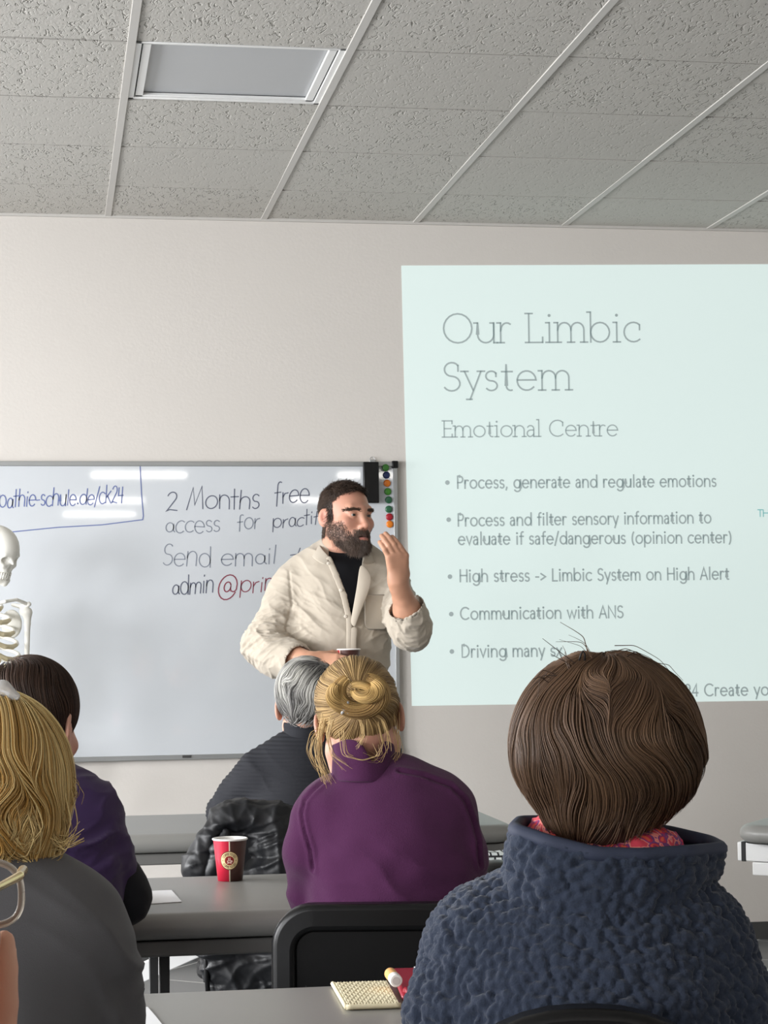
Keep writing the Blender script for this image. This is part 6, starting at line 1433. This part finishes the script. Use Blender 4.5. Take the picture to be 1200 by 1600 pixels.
# shoulder girdle and arms
for sx in (-1, 1):
    o = lambda x, y, dz=0.0: p(-24 + sx * (x + 24), y, dz)
    S = Solid(); S.chain([o(-14, 946, -.075), o(8, 940, -.075), o(26, 937, -.04), o(40, 943, -.005)], [.008, .0065, .006, .008], .004); part('collarbone', S, .003, M['bone'], sk)
    S = Solid(); S.chain([o(20, 945, .05), o(34, 948, .035), o(45, 944, .0)], [.007, .009, .010], .006); S.ell(o(18, 975, .065), (.040, .008, .055), basis(fwdv(0)), .01); S.ell(o(36, 955, .02), (.014, .014, .018), None, .008); part('shoulder_blade', S, .0036, M['bone'], sk)
    S = Solid(); S.ell(o(41, 956, .0), (.021, .021, .020), None, .008); S.chain([o(43, 958, .0), o(43, 975, .0), o(42, 1030, .005), o(40, 1075, .01), o(39, 1088, .01)], [.017, .011, .0095, .011, .016], .008); part('upper_arm_bone', S, .0034, M['bone'], sk)
    for dx, r in ((-3, .0065), (4, .0075)): S = Solid(); S.chain([o(39 + dx, 1090, .01), o(41 + dx, 1140, .0), o(42 + dx * 1.2, 1196, -.01)], [r * 1.4, r, r * 1.3], .004); part('forearm_bone', S, .004, M['bone'], sk)
    S = Solid(); hand_(S, o(42, 1202, -.01), np.array([0, 0, -1.0]), RT * sx, -sx, sc=.85, fat=.7); part('hand_bones', S, .004, M['bone'], sk)
    hip_ = o(2, 1205, .03); kn = np.array([*o(4, 1205, .01)[:2], .50]); an = np.array([*o(4, 1205, .02)[:2], .10])
    S = Solid(); S.ell(o(-2, 1175, .03), (.055, .03, .075), basis(fwdv(0)), .02); S.ell(o(-10, 1205, .01), (.030, .02, .030), None, .02); part('hip_bone', S, .006, M['bone'], sk)
    S = Solid(); S.ell(hip_, (.024, .024, .024), None, .01); S.chain([hip_, hip_ + RT * sx * .03 - UPZ * .02, kn + UPZ * .06, kn], [.014, .015, .014, .028], .01); part('thigh_bone', S, .005, M['bone'], sk)
    S = Solid(); S.chain([kn - UPZ * .03, kn - UPZ * .09, an], [.026, .013, .016], .01); part('shin_bone', S, .005, M['bone'], sk)
    S = Solid(); S.chain([an - UPZ * .02 + fwdv(0) * .04, an - UPZ * .04, an - UPZ * .055 - fwdv(0) * .15], [.02, .024, .014], .02); part('foot_bones', S, .005, M['bone'], sk)
stx = p(-24, 1000, .10); MB().tube([np.array([stx[0], stx[1], .03]), np.array([stx[0], stx[1], 1.62])], .012, 12).build('stand_pole', M['alu'], sk, smooth=True)
mb = MB()
for k in range(5): a = 2 * math.pi * k / 5; mb.tube([np.array([stx[0], stx[1], .06]), np.array([stx[0] + .26 * math.cos(a), stx[1] + .26 * math.sin(a), .035])], .013, 8)
mb.build('stand_base', M['alu'], sk)

# ------------------------------------------------------------------ things on the couches
def on_couch(px, py): return on_z(px, py, TH + .0022)
def sheet_of_paper(c4, label, name='paper_sheet'):
    c = np.mean(c4, axis=0); mb = MB(); mb.prism([(q[0], q[1]) for q in c4], TH + .0016, TH + .0028, lambda u, d, w_: (u, w_, d))
    return tag(mb.build(name, M['paper'], origin=(c[0], c[1], TH + .0015)), label, 'paper')
sheet_of_paper([on_couch(190, 1415), on_couch(284, 1409), on_couch(268, 1391), on_couch(188, 1394)], 'white sheet of paper on the couch left of the red paper cup')
sheet_of_paper([on_couch(150, 1625), on_couch(262, 1612), on_couch(243, 1588), on_couch(231, 1574), on_couch(216, 1572), on_couch(170, 1580)], 'white paper with a torn corner on the nearest couch beside the grey sweatshirt')
sheet_of_paper([on_couch(768, 1425), on_couch(815, 1420), on_couch(820, 1388), on_couch(770, 1390)], 'white paper on the middle couch, mostly hidden between the plum jumper and the blue fleece')
# woven pouch
q4 = [on_couch(541, 1578), on_couch(626, 1575), on_couch(606, 1538), on_couch(520, 1541)]; zc = lambda u, v: (q4[0] * (1 - u) + q4[1] * u) * (1 - v) + (q4[3] * (1 - u) + q4[2] * u) * v
cw = np.mean(q4, axis=0); wp = empty('woven_pouch', (cw[0], cw[1], TH), 'flat cream woven straw pouch lying on the nearest grey couch', 'pouch')
n_, m__ = 90, 56; V = []
for top_ in (1, 0):
    for j in range(m__):
        for i in range(n_):
            u, v = i / (n_ - 1), j / (m__ - 1); q = zc(u, v); e = min(u, 1 - u, (v) * .8, (1 - v) * .8); rise = .007 * min(1, e / .035) ** .5
            X, Y = u * 18, v * 13; k = (math.floor(X) + math.floor(Y)) % 2; fx_, fy_ = X % 1 - .5, Y % 1 - .5
            wv = .0009 * (math.cos((fx_ if k else fy_) * math.pi) + .5 * math.cos(2 * math.pi * ((fx_ + fy_) if k else (fx_ - fy_)))) 
            V.append((q[0], q[1], TH + .0022 + ((rise + wv * min(1, e / .02)) if top_ else 0)))
Q = [(j * n_ + i, j * n_ + i + 1, (j + 1) * n_ + i + 1, (j + 1) * n_ + i) for j in range(m__ - 1) for i in range(n_ - 1)]; o0 = n_ * m__; Q += [tuple(o0 + a for a in reversed(f)) for f in Q]
bd = [i for i in range(n_)] + [j * n_ + n_ - 1 for j in range(1, m__)] + [(m__ - 1) * n_ + i for i in range(n_ - 2, -1, -1)] + [j * n_ for j in range(m__ - 2, 0, -1)]
Q += [(bd[k], o0 + bd[k], o0 + bd[(k + 1) % len(bd)], bd[(k + 1) % len(bd)]) for k in range(len(bd))]
M['straw'] = mat('woven_straw', srgb(226, 214, 176), .8, .2, var=.10, vscale=60, var2=srgb(240, 230, 200))
link('weave', mesh_np('weave', np.array(V) - np.array(wp.location), Q), M['straw'], wp)
MB().tube([zc(t, 0) + UPZ * .004 for t in np.linspace(0, 1, 12)] , .0036, 8).build('hem', M['straw'], wp, smooth=True); MB().tube([zc(0, t) + UPZ * .004 for t in np.linspace(0, 1, 12)], .0036, 8).build('hem', M['straw'], wp, smooth=True)
# lip balm leaning on the pouch, cap towards the viewer
lb0, lb1 = on_couch(619, 1562) + UPZ * .028, on_couch(606, 1543) + UPZ * .026
lb = empty('lip_balm', tuple(lb0), 'white and orange lip balm stick lying on the woven pouch', 'lip balm'); d = nrm(lb1 - lb0); r_ = .0095
MB().tube([lb0 - d * .004, lb0 + d * .022], r_, 24).build('cap', mat('white_plastic', srgb(240, 236, 232), .35, .5), lb, bevel=.0015); MB().tube([lb0 + d * .022, lb0 + d * .068], r_ * .97, 24).build('tube', mat('orange_wrap', srgb(222, 170, 104), .4, .4), lb, bevel=.001)
MB().tube([lb0 - d * .0046, lb0 - d * .0038], r_ * .62, 20).build('cap_disc', mat('cap_disc', srgb(206, 198, 196), .5, .4), lb)
# red wallet
w4 = [on_couch(628, 1566), on_couch(700, 1560), on_couch(690, 1522), on_couch(611, 1524)]; cw = np.mean(w4, axis=0)
wl_e = empty('wallet', (cw[0], cw[1], TH), 'dark red leather wallet beside the lip balm, half hidden by the blue fleece', 'wallet'); M['red_leather'] = mat('red_leather', srgb(142, 24, 44), .42, .45, bump=.2, bscale=300, bdist=.0008)
MB().prism([(q[0], q[1]) for q in w4], TH + .002, TH + .014, lambda u, d_, w_: (u, w_, d_)).build('cover', M['red_leather'], wl_e, bevel=.005)
k0, k1 = on_couch(632, 1563) + UPZ * .0105, on_couch(690, 1558) + UPZ * .0105; MB().tube([k0, k1], .009, 16).build('rolled_edge', M['red_leather'], wl_e, bevel=.002)
k2 = on_couch(648, 1530) + UPZ * .018; MB().tube([k2, k2 + RT * .012 + FW * .012, k2 + RT * .02], .0016, 8).build('zip_pull', M['alu'], wl_e)
# patterned pouch and dark case on the middle couch
pc_ = at(786, 1362, 4.35); pc_[2] = TH + .003
def pattern_mat():
    m = bpy.data.materials.new('black_white_pattern'); m.use_nodes = True; N_, K = nodes(m); b = N_['Principled BSDF']; b.inputs['Roughness'].default_value = .8
    tc = N_.new('ShaderNodeTexCoord'); br = N_.new('ShaderNodeTexBrick'); br.inputs['Scale'].default_value = 1.0; br.inputs['Brick Width'].default_value = .016; br.inputs['Row Height'].default_value = .0095; br.inputs['Mortar Size'].default_value = .0022
    br.inputs['Color1'].default_value = (*srgb(236, 240, 238), 1); br.inputs['Color2'].default_value = (*srgb(190, 200, 198), 1); br.inputs['Mortar'].default_value = (*srgb(30, 32, 34), 1)
    mp = N_.new('ShaderNodeMapping'); mp.inputs['Rotation'].default_value = (math.radians(90), 0, 0); K.new(tc.outputs['Object'], mp.inputs['Vector']); K.new(mp.outputs['Vector'], br.inputs['Vector']); K.new(br.outputs['Color'], b.inputs['Base Color']); return m
S = Solid(); S.box(pc_ + UPZ * .032, (.085, .035, .032), basis(fwdv(0)), .014, .01)
e = empty('patterned_pouch', tuple(pc_), 'black and white patterned pouch on the middle couch between plum jumper and fleece', 'pouch'); part('body', S, .004, pattern_mat(), e, lambda V, N: .002 * vnoise(V, 40, 1))
kc = at(776, 1385, 4.22); kc[2] = TH + .003; e = empty('dark_case', tuple(kc), 'rounded black case on the couch just right of the plum jumper sleeve', 'case'); S = Solid(); S.ell(kc + UPZ * .031, (.040, .06, .030), basis(fwdv(.2)), .01); part('shell', S, .004, M['black_plastic'], e)
# ------------------------------------------------------------------ pieces that belong to a part go one level deeper
SUB = {'collar': ('shirt', 'jumper', 'fleece_jacket', 'ribbed_top'), 'lapel': ('shirt',), 'placket': ('shirt',), 'pocket': ('shirt',), 'button': ('shirt',), 'piping': ('fleece_jacket',), 'eye': ('body',), 'back_panel': ('backrest',), 'grip_slot': ('backrest',),
       'badge_centre': ('badge',), 'badge_edge': ('badge',), 'cup_emblem': ('badge',), 'badge_lettering': ('badge',), 'teeth': ('skull',), 'hood_rim': ('shell',), 'drawstring': ('shell',), 'cap_disc': ('cap',), 'hem': ('weave',), 'zip_pull': ('cover',),
       'slide_lettering': ('slide_surface',), 'bullet_point': ('slide_surface',), 'handwriting': ('panel',)}
base_name = lambda o: o.name.split('.')[0]
for root in [o for o in bpy.data.objects if o.parent is None and o.get('category')]:
    kids = list(root.children)
    for k in kids:
        for want in SUB.get(base_name(k), ()):
            host = [q for q in kids if base_name(q) == want]
            if host: k.parent = host[0]; break
